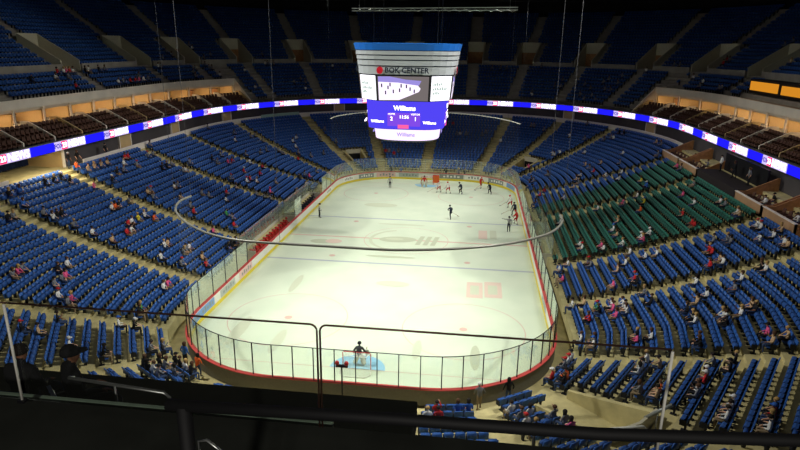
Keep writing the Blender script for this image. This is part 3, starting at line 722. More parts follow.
for q in suite_seats[:300]:
    o = link('suite_armchair', CH_SEAT); o.location = q['pos']; o.rotation_euler = (0, 0, q['rz'])
    tag(o, f"brown armchair, {['front', 'middle', 'back'][q['tier']]} row, {ORD[q['j']+1]} along, {q['suite']} suite from the far end, {q['side']} side", 'armchair', f"armchairs on the {q['side']} suite terrace")
    link('backrest', CH_BACK, o); link('armrests', CH_ARM, o)

if rest_suite:
    mb = MB()
    for q in rest_suite:
        c, s_ = math.cos(q['rz']), math.sin(q['rz'])
        for me in (CH_SEAT, CH_BACK):
            V = [(q['pos'][0]+v.co.x*c-v.co.y*s_, q['pos'][1]+v.co.x*s_+v.co.y*c, q['pos'][2]+v.co.z) for v in me.vertices]; mb.add(V, [tuple(p.vertices) for p in me.polygons], brown_seat)
    tag(mb.build('suite_armchairs', recalc=False), 'brown armchairs on the suite terraces farthest from the camera', 'armchairs', kind='stuff')

# ------------------------------------------------------------------ tan loge boxes under the ribbon on the right
lg_wood = mat('loge_wood', (176, 140, 104), .6, noise=.1, scale=2)
LOGES = [(21.0, 14.6, 'farthest'), (14.2, 8.0, 'second farthest'), (-2.5, -8.0, 'second nearest'), (-8.3, -13.8, 'nearest')]
zl = ZT[20]; zc_ = ZT[NROW]-.003
loge_spots = []
for y1, y0, nm in LOGES:
    b = empty('loge_box', (33.2, (y0+y1)/2, zl)); tag(b, f'tan walled loge box under the ribbon beside the green seats, {nm} of the four', 'loge box', 'tan loge boxes under the ribbon')
    L_ = y1-y0; X0, X1 = -1.75, 2.0
    mb = MB(); mb.box((X0+.08, 0, .5), (.16, L_, 1.0), lg_wood); mb.box((X0+.08, 0, 1.03), (.26, L_, .06), fascia_mat); mb.build('front_wall', b)
    for e in (-1, 1):
        mb = MB(); y = e*(L_/2-.06)
        mb.loft([[(X0, y-.06, 0), (X0, y-.06, 1.05), (X0+.9, y-.06, 1.05), (X1-.2, y-.06, 2.35), (X1, y-.06, 2.35), (X1, y-.06, 0)], [(X0, y+.06, 0), (X0, y+.06, 1.05), (X0+.9, y+.06, 1.05), (X1-.2, y+.06, 2.35), (X1, y+.06, 2.35), (X1, y+.06, 0)]], wood_tan); mb.build('side_wall', b)
    mb = MB(); mb.box(((X0+X1)/2, 0, .02), (X1-X0, L_-.1, .3), concrete_dark); mb.build('platform', b)
    for j in range(5):
        for r_ in range(2):
            loge_spots.append(((33.2+X0+1.2+1.15*r_, (y0+y1)/2-L_/2+.7+j*(L_-1.4)/4, zl+.18), nm, r_, j))
for pos, nm, r_, j in loge_spots:
    o = link('loge_armchair', CH_SEAT); o.location = pos; o.rotation_euler = (0, 0, PI/2); tag(o, f"brown armchair, {('front', 'back')[r_]} row, {ORD[j+1]} from the near wall of the {nm} loge box", 'armchair', 'armchairs in the loge boxes'); link('backrest', CH_BACK, o); link('armrests', CH_ARM, o)
mb = MB(); mb.box((32.8, 2.75, zc_-.45), (2.6, 10.2, .9), mat('passage_shade', (44, 38, 38), .95)); tag(mb.build('floor_loge_passage'), kind='structure')  # dark slab colour stands for the shade under the ribbon
mb = MB(); mb.box((34.3, 2.75, (zl+9.4)/2), (.2, 10, 9.4-zl), black); tag(mb.build('wall_loge_passage'), kind='structure')

# orange lit club windows in the upper deck on the right
og = emis('club_glow', (232, 150, 40), .75)
def at_x(px, py, X): d = ray(px, py); return CAM+d*((X-CAM[0])/d[0])
XW = 42.0
for k, (pa, pb) in enumerate((((751.5, 81), (777, 94)), ((782.5, 86), (812, 100)))):
    A, B = at_x(pa[0], pa[1], XW), at_x(pb[0], pb[1], XW); yc = (A[1]+B[1])/2
    mb = MB(); mb.box((XW, yc, (A[2]+B[2])/2), (.1, abs(A[1]-B[1]), abs(A[2]-B[2])), og)
    tag(mb.build('window_%d' % (k+1)), kind='structure')
CLUB_Y = (4., at_x(751, 81, XW)[1]+.4); zA = at_x(751, 81, XW)[2]
mb = MB(); mb.box((XW+1.1, sum(CLUB_Y)/2, zA-.6), (2.0, CLUB_Y[1]-CLUB_Y[0], 1.7), dark_wall); tag(mb.build('wall_club_box'), kind='structure')
# ------------------------------------------------------------------ arena seats
def bar3(mb, pts_yz, w, t, m, x=0.):   # a curved panel: profile in y-z, width w, rounded top
    rings = []
    for i, (y, z, k) in enumerate(pts_yz):
        h = w/2*k; rings.append([(x-h, y, z), (x+h, y, z), (x+h, y-t, z-.004), (x-h, y-t, z-.004)])
    mb.loft(rings, m)
def seat_parts(cb, cc):
    b = MB(); bar3(b, [(-.02, .40, .9), (-.05, .55, 1), (-.09, .70, 1), (-.12, .80, .96), (-.13, .85, .8)], .49, .045, cb)
    u = MB(); bar3(u, [(.10, .38, .85), (.20, .44, 1), (.24, .56, 1), (.20, .68, .96), (.14, .73, .8)], .47, .13, cc)
    d = MB(); d.loft([[(-.22, -.02, .40), (.22, -.02, .40), (.22, -.02, .46), (-.22, -.02, .46)], [(-.225, .25, .41), (.225, .25, .41), (.225, .25, .475), (-.225, .25, .475)], [(-.2, .40, .41), (.2, .40, .41), (.2, .4, .46), (-.2, .4, .46)]], cc)
    s = MB(); s.box((0, -.03, .21), (.1, .09, .42), seat_leg); s.box((0, 0, .015), (.2, .3, .03), seat_leg); s.box((0, -.03, .4), (.5, .07, .05), seat_leg)
    for e in (-.25, .25): s.box((e, .06, .52), (.035, .3, .3), seat_leg)
    return s, b, u, d
S_, B_, U_, D_ = seat_parts(seat_blue, seat_blue_dark); SG, BG, UG, DG = seat_parts(seat_green, seat_green_dark)
ME = dict(leg=S_.mesh('seat_standard'), blue=(B_.mesh('blue_back'), U_.mesh('blue_folded'), D_.mesh('blue_open')), green=(BG.mesh('green_back'), UG.mesh('green_folded'), DG.mesh('green_open')))
# block names: each block between two stair aisles
def blocks(ais):
    ais = sorted(ais); out = []
    for i in range(len(ais)):
        a, b = ais[i], ais[(i+1) % len(ais)]
        if b <= a: b += 8
        out.append((a, b))
    return out
BL = blocks(AIS); bl_side = {'right-hand': [], 'left-hand': [], 'far end': [], 'near end': []}
for i, (a, b) in enumerate(BL):
    m = ((a+b)/2) % 8; (p, _) = oval(20, m)
    if m < 1.75 or m > 7.45: k = 'right-hand'
    elif 3.25 < m < 5.55: k = 'left-hand'
    elif m < 4: k = 'far end'
    else: k = 'near end'
    bl_side[k].append((p[1] if 'hand' in k else p[0], i))
BNAME = {}; BSTART = {}
for k, v in bl_side.items():
    for n, (_, i) in enumerate(sorted(v)):
        BNAME[i] = f'{ORD[n+1]} {k} block'
        BSTART[i] = 0 if k in ('right-hand',) or k == 'near end' else 1     # count seats from the end of the block nearest the camera
seats = []
for bi, (a, b) in enumerate(BL):
    N = 60; q = [a+(b-a)*i/N for i in range(N+1)]
    for r in range(NROW):
        P = [low(RE[r]+.5, x)[0] for x in q]; l = [0.]
        for u, v in zip(P[:-1], P[1:]): l.append(l[-1]+math.hypot(u[0]-v[0], u[1]-v[1]))
        usable = l[-1]-1.5; n = int(usable/.56)
        if n < 1: continue
        for j in range(n):
            s = float(np.interp(l[-1]/2+(j-(n-1)/2)*.56, l, q))
            if not row_ok(s, r): continue
            (p, nn) = low(RE[r]+.5, s); green = False
            k = s % 8
            if k < 1 and -8.8 < p[1] < 12.2+(RE[r]-13.5)*.36: green = True
            seats.append(dict(pos=(p[0], p[1], ZT[r]+.002), rz=math.atan2(nn[1], nn[0])-PI/2, row=r, block=bi, n=(j+1 if BSTART[bi] == 0 else n-j), green=green, occ=False, up=False))
for a, b in zip([.06]+UAS[:], UAS[:]+[4.94]):
    if b-a < .02: continue
    N = 30; q = [a+(b-a)*i/N for i in range(N+1)]
    for j in range(NU):
        P = [oval(RU[j]+.5, x)[0] for x in q]; l = [0.]
        for u, v in zip(P[:-1], P[1:]): l.append(l[-1]+math.hypot(u[0]-v[0], u[1]-v[1]))
        n = int((l[-1]-1.7)/.58)
        if j == VJ0-1: n = 0
        for k in range(n):
            s = float(np.interp(l[-1]/2+(k-(n-1)/2)*.58, l, q))
            if not upper_ok(s, j): continue
            if any(x-.3*(y-x) < s < y+.3*(y-x) for x, y in VOM) and VJ0-1 <= j <= VJ1: continue
            (p, nn) = oval(RU[j]+.5, s)
            if p[0] > 0 and 36.2 < RU[j]+.5 < 41.2 and CLUB_Y[0]-1 < p[1] < CLUB_Y[1]+1: continue
            seats.append(dict(pos=(p[0], p[1], ZU[j]+.002), rz=math.atan2(nn[1], nn[0])-PI/2, row=j, block=-1, n=0, green=False, occ=False, up=True))
SP = np.array([q['pos'] for q in seats])
def proj_many(P):
    d = P-CAM; z = d@FW; return 400+FPX*(d@R2)/z, 225-FPX*(d@U2)/z, z
SX, SY, SZ = proj_many(SP+np.array([0, 0, .55]))

# ------------------------------------------------------------------ people
skin_m = [mat('skin_a', (206, 160, 130), .6), mat('skin_b', (150, 104, 78), .6), mat('skin_c', (226, 184, 156), .6)]
CLO = {'w': (222, 222, 218), 'k': (24, 24, 28), 'g': (118, 120, 126), 'r': (196, 44, 46), 'p': (226, 92, 140), 't': (196, 164, 126), 'o': (236, 104, 44), 'b': (52, 104, 190), 'y': (222, 204, 60), 'n': (70, 150, 86)}
CNAME = {'w': 'white', 'k': 'black', 'g': 'grey', 'r': 'red', 'p': 'pink', 't': 'tan', 'o': 'orange', 'b': 'blue', 'y': 'yellow', 'n': 'green'}
CM = {k: mat('cloth_'+k, v, .85, noise=.15, scale=9) for k, v in CLO.items()}
trou = [mat('trouser_dark', (30, 32, 40), .9), mat('trouser_denim', (56, 74, 110), .9), mat('trouser_tan', (140, 122, 96), .9)]
shoe_m = mat('shoe', (28, 26, 26), .6); hair_m = [mat('hair_dark', (34, 26, 22), .8), mat('hair_brown', (84, 58, 38), .8), mat('hair_blond', (180, 146, 90), .8)]
eye_m = mat('eye_dark', (20, 18, 18), .4)

def hand(J, Ed, side, wrist, d, up, r=.011):
    """palm, four unequal bent fingers and a thumb from the side of the palm"""
    w = Vector(wrist); d = Vector(d).normalized(); up = Vector(up).normalized(); sd = d.cross(up)*side
    pal = w+d*.07; J[f'palm{side}'] = (pal, .032); Ed.append((f'wrist{side}', f'palm{side}'))
    for i, (o, l) in enumerate(((.027, .068), (.009, .078), (-.009, .072), (-.026, .056))):
        a = pal+d*.035+sd*o; b = a+d*l*.5-up*.008; c = b+d*l*.38-up*.03
        J[f'k{i}{side}'] = (a, r); J[f'm{i}{side}'] = (b, r*.9); J[f't{i}{side}'] = (c, r*.75); Ed += [(f'palm{side}', f'k{i}{side}'), (f'k{i}{side}', f'm{i}{side}'), (f'm{i}{side}', f't{i}{side}')]
    a = w+d*.04+sd*.038; b = a+d*.035+sd*.02-up*.012; J[f'th{side}'] = (a, r*1.15); J[f'tt{side}'] = (b, r*.9); Ed += [(f'palm{side}', f'th{side}'), (f'th{side}', f'tt{side}')]

def figure(name, pose, cls, bulk=1., fingers=True, sub=1):
    """one continuous skinned body; cls gives a material for each region"""
    J = {k: (Vector(v[:3]), v[3]) for k, v in pose.items()}
    Ed = [('pelvis', 'waist'), ('waist', 'chest'), ('chest', 'neck'), ('neck', 'jaw'), ('jaw', 'head'), ('head', 'crown')]
    for s in (-1, 1):
        Ed += [('chest', f'sh{s}'), (f'sh{s}', f'el{s}'), (f'el{s}', f'wrist{s}'), ('pelvis', f'hip{s}'), (f'hip{s}', f'kn{s}'), (f'kn{s}', f'an{s}'), (f'an{s}', f'toe{s}')]
    hd, nk = J['head'][0], J['neck'][0]
    fwd = Vector(pose.get('_face', (0, 1, 0, 0))[:3]).normalized(); upv = (J['crown'][0]-J['jaw'][0]).normalized(); sid = fwd.cross(upv)
    J.pop('_face', None)
    J['nose'] = (hd+fwd*.098-upv*.012, .014); Ed.append(('head', 'nose'))
    for s in (-1, 1): J[f'ear{s}'] = (hd+sid*s*.092-upv*.005, .016); Ed.append(('head', f'ear{s}'))
    if fingers:
        for s in (-1, 1):
            w = J[f'wrist{s}'][0]; d = (w-J[f'el{s}'][0]); hand(J, Ed, s, w, d, Vector((0, 0, 1)) if abs(d.normalized().z) < .9 else Vector((0, 1, 0)))
    else:
        for s in (-1, 1):
            w = J[f'wrist{s}'][0]; d = (w-J[f'el{s}'][0]).normalized(); J[f'palm{s}'] = (w+d*.1, .06); Ed.append((f'wrist{s}', f'palm{s}'))
    keys = list(J); me = bpy.data.meshes.new(name); me.from_pydata([J[k][0] for k in keys], [(keys.index(a), keys.index(b)) for a, b in Ed], [])
    ob = bpy.data.objects.new(name, me); COL.objects.link(ob)
    sk = ob.modifiers.new('skin', 'SKIN'); sk.use_smooth_shade = True; sk.branch_smoothing = .3
    body_keys = ('pelvis', 'waist', 'chest', 'sh-1', 'sh1', 'el-1', 'el1', 'hip-1', 'hip1', 'kn-1', 'kn1', 'an-1', 'an1')
    for i, k in enumerate(keys):
        r = J[k][1]*(bulk if k in body_keys else 1); me.skin_vertices[0].data[i].radius = (r, r)
        me.skin_vertices[0].data[i].use_root = k == 'pelvis'
    if sub: ss_ = ob.modifiers.new('sub', 'SUBSURF'); ss_.levels = ss_.render_levels = sub
    bpy.context.view_layer.update()
    out = bpy.data.meshes.new_from_object(ob.evaluated_get(bpy.context.evaluated_depsgraph_get()))
    bpy.data.objects.remove(ob); bpy.data.meshes.remove(me)
    # material by the nearest bone
    reg = {}
    for a, b in Ed:
        k = b
        if k in ('waist', 'chest', 'sh-1', 'sh1') or a in ('waist', 'chest') and k == 'neck': g = 'top'
        elif k in ('el-1', 'el1'): g = 'top'
        elif k in ('wrist-1', 'wrist1'): g = 'sleeve'
        elif k in ('jaw', 'head', 'crown', 'nose') or k.startswith('ear'): g = 'skin'
        elif k in ('hip-1', 'hip1', 'kn-1', 'kn1'): g = 'trouser'
        elif k in ('an-1', 'an1'): g = 'shin'
        elif k in ('toe-1', 'toe1'): g = 'shoe'
        else: g = 'hand'
        reg[(a, b)] = g
    names = ['top', 'sleeve', 'skin', 'trouser', 'shin', 'shoe', 'hand']
    out.materials.clear()
    for n in names: out.materials.append(cls[n])
    A = np.array([J[a][0] for a, b in Ed]); B = np.array([J[b][0] for a, b in Ed]); RR = np.array([(J[a][1]+J[b][1])/2 for a, b in Ed])
    idx = [names.index(reg[e]) for e in Ed]
    mi = []
    for p in out.polygons:
        c = np.array(p.center); ab = B-A; t = np.clip(((c-A)*ab).sum(1)/np.maximum((ab*ab).sum(1), 1e-9), 0, 1); d = np.linalg.norm(c-(A+ab*t[:, None]), axis=1)-RR
        mi.append(idx[int(d.argmin())])
    out.polygons.foreach_set('material_index', mi); out.update(); out.name = name
    return out, J
def cap_mesh(J, fwd, m, name, long=False, peak=False, r=.112):
    h, c, j = J['head'][0], J['crown'][0], J['jaw'][0]; up = (c-j).normalized(); f = Vector(fwd).normalized(); s = f.cross(up)
    mb = MB(); rings = []; n = 12
    for i in range(6):
        t = -.15+(PI/2+.15)*i/5
        rr = r*math.cos(max(t, 0))+.002; z = r*1.08*math.sin(t)
        rings.append([h+up*(.03+z)+(s*math.cos(2*PI*k/n)+f*(math.sin(2*PI*k/n)*1.08-.12*(1 if math.sin(2*PI*k/n) < 0 else .4)))*rr for k in range(n)])
    if long:
        low = []
        for zz, rr in ((-.22, .085), (-.12, .108)):
            low.append([h+up*zz+(s*math.cos(2*PI*k/n)*1.05+f*(min(math.sin(2*PI*k/n), .05)-.1))*rr for k in range(n)])
        rings = low+rings
    mb.loft(rings, m)
    if peak:
        pk = [[h+up*(.035-.005*q)+f*(.09+.1*q)+s*(.085*(1-.55*q*q)*e) for e in (-1, -.4, .4, 1)] for q in (0, .5, 1)]
        mb.loft([[*row, *[p-up*.012 for p in row[::-1]]] for row in pk], m)
    return mb.mesh(name, True)
def stand_pose(lean=0., arms=((.06, -.02), (.06, -.02)), step=0.):
    """local frame: faces +Y, origin between the feet"""
    P = {'pelvis': (0, 0, .95, .135), 'waist': (0, .01, 1.1, .125), 'chest': (0, .02+lean*.5, 1.32, .15), 'neck': (0, .02+lean*.8, 1.49, .058), 'jaw': (0, .05+lean, 1.565, .062), 'head': (0, .045+lean, 1.64, .088), 'crown': (0, .035+lean, 1.71, .078)}
    for s, (ax, ay) in zip((-1, 1), arms):
        P[f'sh{s}'] = (.18*s, .01+lean*.5, 1.43, .066); P[f'el{s}'] = (.25*s+ax*s, .0+ay+lean*.6, 1.16, .047); P[f'wrist{s}'] = (.24*s+ax*s*1.2, .12+ay*1.5+lean*.8, .95, .034)
        P[f'hip{s}'] = (.095*s, 0, .88, .092); P[f'kn{s}'] = (.11*s, .03+step*s, .49, .062); P[f'an{s}'] = (.115*s, -.02+step*s*1.3, .09, .043); P[f'toe{s}'] = (.13*s, .15+step*s*1.3, .045, .04)
    return P
def sit_pose(v=0):
    """local frame: faces +Y, origin on the seat's floor point; the cushion top is at .475"""
    ly = (.0, .12, -.03, .05)[v]
    P = {'pelvis': (0, .12, .60, .125), 'waist': (0, .11+ly*.2, .75, .12), 'chest': (0, .09+ly*.7, .96, .145), 'neck': (0, .10+ly, 1.13, .056), 'jaw': (0, .14+ly*1.2, 1.20, .062), 'head': (0, .13+ly*1.2, 1.275, .088), 'crown': (0, .12+ly*1.2, 1.345, .078)}
    for s in (-1, 1):
        P[f'sh{s}'] = (.175*s, .08+ly*.7, 1.07, .064)
        if v == 1: P[f'el{s}'] = (.2*s, .33, .86, .046); P[f'wrist{s}'] = (.07*s, .5, .80, .033)
        elif v == 2 and s == 1: P[f'el{s}'] = (.25*s, .22, .92, .046); P[f'wrist{s}'] = (.17*s, .36, 1.12, .033)
        elif v == 3 and s == -1: P[f'el{s}'] = (.27*s, .1, .84, .046); P[f'wrist{s}'] = (.12*s, .3, .76, .033)
        else: P[f'el{s}'] = (.22*s, .12, .82, .046); P[f'wrist{s}'] = (.14*s, .36, .74, .033)
        k = .02*(v-1)
        P[f'hip{s}'] = (.095*s, .16, .585, .088); P[f'kn{s}'] = ((.12+k)*s, .56, .57, .064); P[f'an{s}'] = ((.12+k)*s, .52+.04*v*s*.5, .10, .043); P[f'toe{s}'] = ((.13+k)*s, .68+.04*v*s*.5, .05, .04)
    return P
def clothes(top, tr, sk, sl=None): return dict(top=top, sleeve=sl or top, skin=sk, trouser=tr, shin=tr, shoe=shoe_m, hand=sk)
base = clothes(CM['w'], trou[0], skin_m[0])
SIT = [figure('person_seated', sit_pose(v), base) for v in range(4)]
SIT_HAIR = [[cap_mesh(J, (0, 1, 0), hair_m[0], 'hair'), cap_mesh(J, (0, 1, 0), hair_m[1], 'hair_long', True), cap_mesh(J, (0, 1, 0), CM['k'], 'cap', False, True)] for _, J in SIT]
STD = [figure('person_standing', stand_pose(), base), figure('person_standing', stand_pose(.06, ((-.02, .1), (.08, .02)), .1), base)]
STD_HAIR = [[cap_mesh(J, (0, 1, 0), hair_m[0], 'hair'), cap_mesh(J, (0, 1, 0), hair_m[1], 'hair_long', True), cap_mesh(J, (0, 1, 0), CM['k'], 'cap', False, True)] for _, J in STD]
def dress(o, top, tr, sk, bare):
    cl = [top, sk if bare else top, sk, tr, tr, shoe_m, sk]
    for i, m in enumerate(cl):
        o.material_slots[i].link = 'OBJECT'; o.material_slots[i].material = m
def place_person(kind, v, pos, rz, c, label, group, seedk):
    me, hair = (SIT[v][0], SIT_HAIR[v]) if kind == 'sit' else (STD[v][0], STD_HAIR[v])
    o = link('person', me); o.location = pos; o.rotation_euler = (0, 0, rz)
    r_ = random.Random(seedk); dress(o, CM[c], trou[r_.choice((0, 0, 1, 1, 2))], skin_m[r_.choice((0, 0, 2, 1))], r_.random() < .3)
    h = r_.choice((0, 0, 1, 1, 2)); k = link('hair' if h < 2 else 'cap', hair[h], o)
    k.material_slots[0].link = 'OBJECT'; k.material_slots[0].material = r_.choice(hair_m[:2]+hair_m) if h < 2 else r_.choice([CM['k'], CM['r'], CM['b'], CM['w']])
    sc = r_.uniform(.94, 1.06); o.scale = (sc, sc, sc) if kind == 'std' else (1, 1, 1)
    return tag(o, label, 'person', group)
# ------------------------------------------------------------------ where the spectators sit (pixels of the photograph, snapped to the nearest seat)
CROPS = {
 (0, 112, 3.98): "175,270,k 215,265,k 245,260,k 270,270,k 295,232,o 345,225,t 375,215,t 400,205,t 420,200,t 360,275,p 510,175,r 490,180,r 570,125,g 605,165,g 580,160,g 485,205,w 490,230,g 545,210,g 440,260,k 465,240,k 455,370,o 435,380,w 470,360,k 180,410,g 210,400,w 240,395,k 225,415,k 85,385,b 30,320,k 65,310,b 20,360,g 50,400,g 15,400,k 500,440,r 525,435,w 545,430,y 580,410,w 600,410,o 680,210,g 660,215,k 720,220,g 735,230,w 760,205,g 640,225,k 695,290,g 690,285,w 590,305,g 580,315,t 605,320,g 520,335,g 710,335,t 765,385,r 750,370,g 790,310,g",
 (200, 112, 3.98): "25,50,g 125,75,g 135,110,w 200,95,g 225,90,g 245,100,g 60,190,g 75,160,g 45,190,k 120,180,r 105,190,p 165,165,g 200,200,w 235,155,g 260,145,g 170,230,r 240,205,r 230,240,r 185,270,w 215,265,w 200,265,r 100,265,g 140,295,g 290,265,g 255,325,g 105,325,r 95,335,w 30,335,g 95,395,n 120,405,g 130,440,r 220,315,g 260,320,p 280,330,g 365,110,w 380,100,w 380,130,w 390,155,g 390,180,r 435,175,g 430,245,p 460,235,g 390,260,k 400,250,g 415,290,g 380,320,k 395,340,g 500,60,g 535,110,g 470,95,g 485,105,g 490,165,g 310,150,g 320,155,g 725,155,r 745,150,g 770,155,r 785,150,g",
 (400, 112, 3.98): "210,45,r 225,80,g 245,85,w 265,80,g 340,80,g 330,85,g 405,110,w 525,50,g 535,55,g 575,80,g 675,90,w 755,40,g 740,105,g 620,165,w 605,160,w 635,165,w 510,195,p 600,240,g 595,245,g 520,270,k 525,285,b 545,285,b 575,310,r 570,320,r 665,335,w 705,265,t 720,250,w 740,215,t 755,225,g 770,235,r 735,240,g 700,290,t 715,275,g 525,365,k 530,375,b 650,430,w 540,265,g 735,155,w",
 (600, 112, 3.98): "90,165,w 80,200,g 85,240,w 80,265,w 60,100,w 80,75,k 100,80,k 20,110,g 45,100,g 10,200,t 25,255,w 165,270,y 185,290,b 195,290,b 230,120,t 245,125,g 235,160,g 5,375,w 90,365,p 95,370,g 150,335,w 180,375,o 175,360,y 340,320,p 385,355,w 330,405,r 385,275,g 490,345,w 515,350,g 515,275,r 525,285,w 495,265,p 560,390,w 575,395,t 600,320,b 575,310,g 320,225,g 310,220,p 640,435,w 655,440,w 640,370,k 665,370,w 735,420,w 375,440,r 65,440,t",
 (0, 225, 3.98): "60,185,p 80,185,g 55,180,g 230,180,k 255,175,p 265,160,w 240,200,g 205,210,g 235,290,w 250,295,g 270,285,p 170,305,p 500,10,r 530,15,k 515,20,w 350,40,w 370,50,g 435,75,t 655,65,t 645,75,w 635,120,w 690,165,g 735,80,g 725,105,g 755,90,w 670,230,p 660,240,w 565,330,n 475,365,w 490,370,p 455,350,k 525,370,k 550,360,k 250,390,w 240,365,k 120,410,t 105,415,t 90,405,k 260,5,g",
 (200, 225, 3.98): "40,10,p 20,150,r 10,130,t 120,75,k 140,70,k 100,85,k",
 (400, 225, 3.98): "560,60,g 585,50,p 650,170,w 660,150,w 625,215,p 630,235,r 660,195,k 710,310,w 725,310,t 720,290,k 785,360,r 790,330,n 735,80,w 715,75,w 760,150,g 775,140,k",
 (600, 225, 3.98): "15,95,w 20,85,p 60,15,w 60,40,t 110,60,w 115,85,w 190,40,p 205,35,w 190,55,w 375,5,r 105,150,w 80,175,t 60,235,p 155,220,k 165,225,r 150,235,p 195,240,g 175,130,w 215,120,w 455,80,r 460,90,r 455,65,g 465,145,r 470,155,t 480,150,w 375,190,t 380,205,w 530,45,g 525,55,g 655,175,w 650,160,k 650,45,w 710,30,w 720,25,t 745,60,w 775,75,t 760,70,g 565,215,w 555,225,g 405,280,t 415,285,w 350,340,k 400,360,w 385,365,k 100,330,w 90,345,p 95,320,w 135,325,w 35,320,w 40,330,p 25,325,k 210,290,k 630,300,t 640,305,k 550,360,w 530,350,k 545,375,k 520,355,w 670,420,p 705,440,t 745,435,t 165,440,p 240,440,w 180,430,k",
 (600, 338, 4.0): "205,95,w 190,120,w 235,85,t 165,115,w 160,50,w 145,45,g 415,45,k 435,10,k 415,20,k 740,5,t 525,65,k 515,100,k 490,115,g 185,205,g 200,225,g 210,230,t 255,225,o 175,245,k 450,150,t 440,155,r 460,185,w 430,215,w 405,230,g 505,270,w 500,300,w 545,290,w 555,300,g 590,260,p 690,320,t 660,335,w 730,310,r 735,290,k 690,345,w 525,395,p 565,390,p",
 (400, 338, 4.0): "655,65,w 680,75,w 700,75,w 715,70,w 690,55,g 670,65,g 650,80,g 600,140,r 590,170,b 615,175,g 630,165,k 575,180,w 610,215,n 640,205,w 680,160,o 665,165,k 640,225,t 665,285,w 350,260,k 375,265,g 240,290,b 265,290,b 165,300,r 150,295,r 130,300,w 470,325,g 500,330,w 515,320,w 450,335,g 85,260,w 710,340,p 700,330,w 690,330,g 640,280,g 655,290,g 350,285,g 732,0,w 760,16,w 788,8,g 745,40,w 480,328,k 420,288,w 560,348,k",
 (0, 338, 4.0): "405,50,k 240,20,w 600,60,g 620,60,w 610,90,k 690,50,w 700,90,k 680,80,g 650,20,g 740,80,k 600,120,w 575,95,k 640,60,k 660,100,g 600,48,w 632,56,k 664,40,g 700,68,k 732,48,w 592,96,k 624,112,g 712,112,k 752,96,w 768,136,k 680,136,g",
}
UPPER = {
 (0, 0, 4.0): "215,295,w 230,290,r 245,285,w 265,285,p 290,255,w 300,270,r 325,280,k 345,270,w 270,295,g 395,275,k 410,270,g 120,300,k 95,395,r 300,370,r 355,365,b 385,365,b 475,340,w 495,340,g 520,320,r 535,330,r 555,325,p 570,330,w 595,330,g 550,305,g 630,250,w 650,240,g 640,265,g 660,205,g 690,200,g 745,190,g 760,190,w 770,285,g 785,270,g 780,300,g",
 (200, 0, 4.0): "15,225,g 40,220,g 30,265,g 50,270,g 20,250,g 85,285,w 100,285,g 245,215,g 255,240,w 275,240,g 290,240,g 500,265,g 530,265,w 565,270,g 590,265,g 610,285,g 375,320,g 400,310,g 415,320,g 425,345,w 220,350,w 175,280,w",
 (400, 0, 4.0): "365,275,g 400,275,g 425,275,g 495,260,g 570,265,g 535,375,w 530,370,g 625,345,g 655,310,g 640,340,g 710,335,g 740,330,g 760,350,g 720,380,g 740,385,g 775,380,g 790,390,g",
 (600, 0, 4.0): "190,285,w 300,285,g 320,285,g 490,240,r 510,240,r 525,240,g 770,240,t 760,190,g 780,185,g 380,300,w 415,320,w 405,355,g 490,370,g 480,350,g 15,320,g 35,310,g 70,330,g 90,300,g 50,350,g 20,350,g",
}
isup = np.array([q['up'] for q in seats]); people = []
HX, HY, HZ = proj_many(SP+np.array([0, 0, .95]))
for table, u in ((CROPS, False), (UPPER, True)):
    ok = isup == u
    for (ox, oy, k), txt in table.items():
        for w in txt.split():
            a, b, c = w.split(','); x, y = ox+float(a)/k, oy+float(b)/k
            d = (HX-x)**2+(HY-y)**2; d = np.where(ok, d, 1e9)
            for i in np.argsort(d)[:6]:
                if not seats[i]['occ']:
                    if d[i] < 60: seats[i]['occ'] = True; people.append((int(i), c))
                    break
people.sort(key=lambda p: HZ[p[0]])
def seat_words(q):
    if q['up']: return None
    return f"{ORD[q['row']+1]} row up, {ORD[min(q['n'], 40)]} from nearer stairs, {BNAME[q['block']]}"
up_count = {}
NP_SEP = 292
for k, (i, c) in enumerate(people[:NP_SEP]):
    q = seats[i]
    if q['up']:
        t = q['row']; key = (c, t); up_count[key] = up_count.get(key, 0)+1
        lab = f"seated spectator in {CNAME[c]}, upper deck {ORD[t+1]} row, {ORD[up_count[key]]} such from the camera"
    else: lab = f"seated spectator in {CNAME[c]}, {seat_words(q)}"
    place_person('sit', (i*7+k) % 4, q['pos'], q['rz'], c, lab, 'seated spectators in the stands', i)
if len(people) > NP_SEP:
    vs = []; fs = []; mi = []; mats_ = []
    for k, (i, c) in enumerate(people[NP_SEP:]):
        q = seats[i]; me, hr = SIT[k % 4][0], SIT_HAIR[k % 4][k % 2]
        r_ = random.Random(i); ms = [CM[c], CM[c], skin_m[0], trou[r_.choice((0, 1))], trou[0], shoe_m, skin_m[0]]
        T_ = Matrix.Translation(q['pos']) @ Matrix.Rotation(q['rz'], 4, 'Z')
        for msh, mm in ((me, ms), (hr, [hair_m[k % 2]])):
            b = len(vs); vs += [tuple(T_ @ v.co) for v in msh.vertices]
            for p in msh.polygons:
                m = mm[p.material_index]
                if m not in mats_: mats_.append(m)
                fs.append(tuple(b+j for j in p.vertices)); mi.append(mats_.index(m))
    me = bpy.data.meshes.new('distant_crowd'); me.from_pydata(vs, [], fs)
    for m in mats_: me.materials.append(m)
    me.polygons.foreach_set('material_index', mi); me.update()
    tag(link('distant_crowd', me), 'small far spectators scattered over the dark upper deck', 'crowd', kind='stuff')

# ------------------------------------------------------------------ seats: the 300 that show largest of each colour as things, the rest as one mass
def limit_y(x): return np.where(x < 418, 374+.0625*(x-100), 418+.05*(x-418))
inview = (SZ > 0) & (SX > -4) & (SX < 804) & (SY > -6) & (SY < 440)
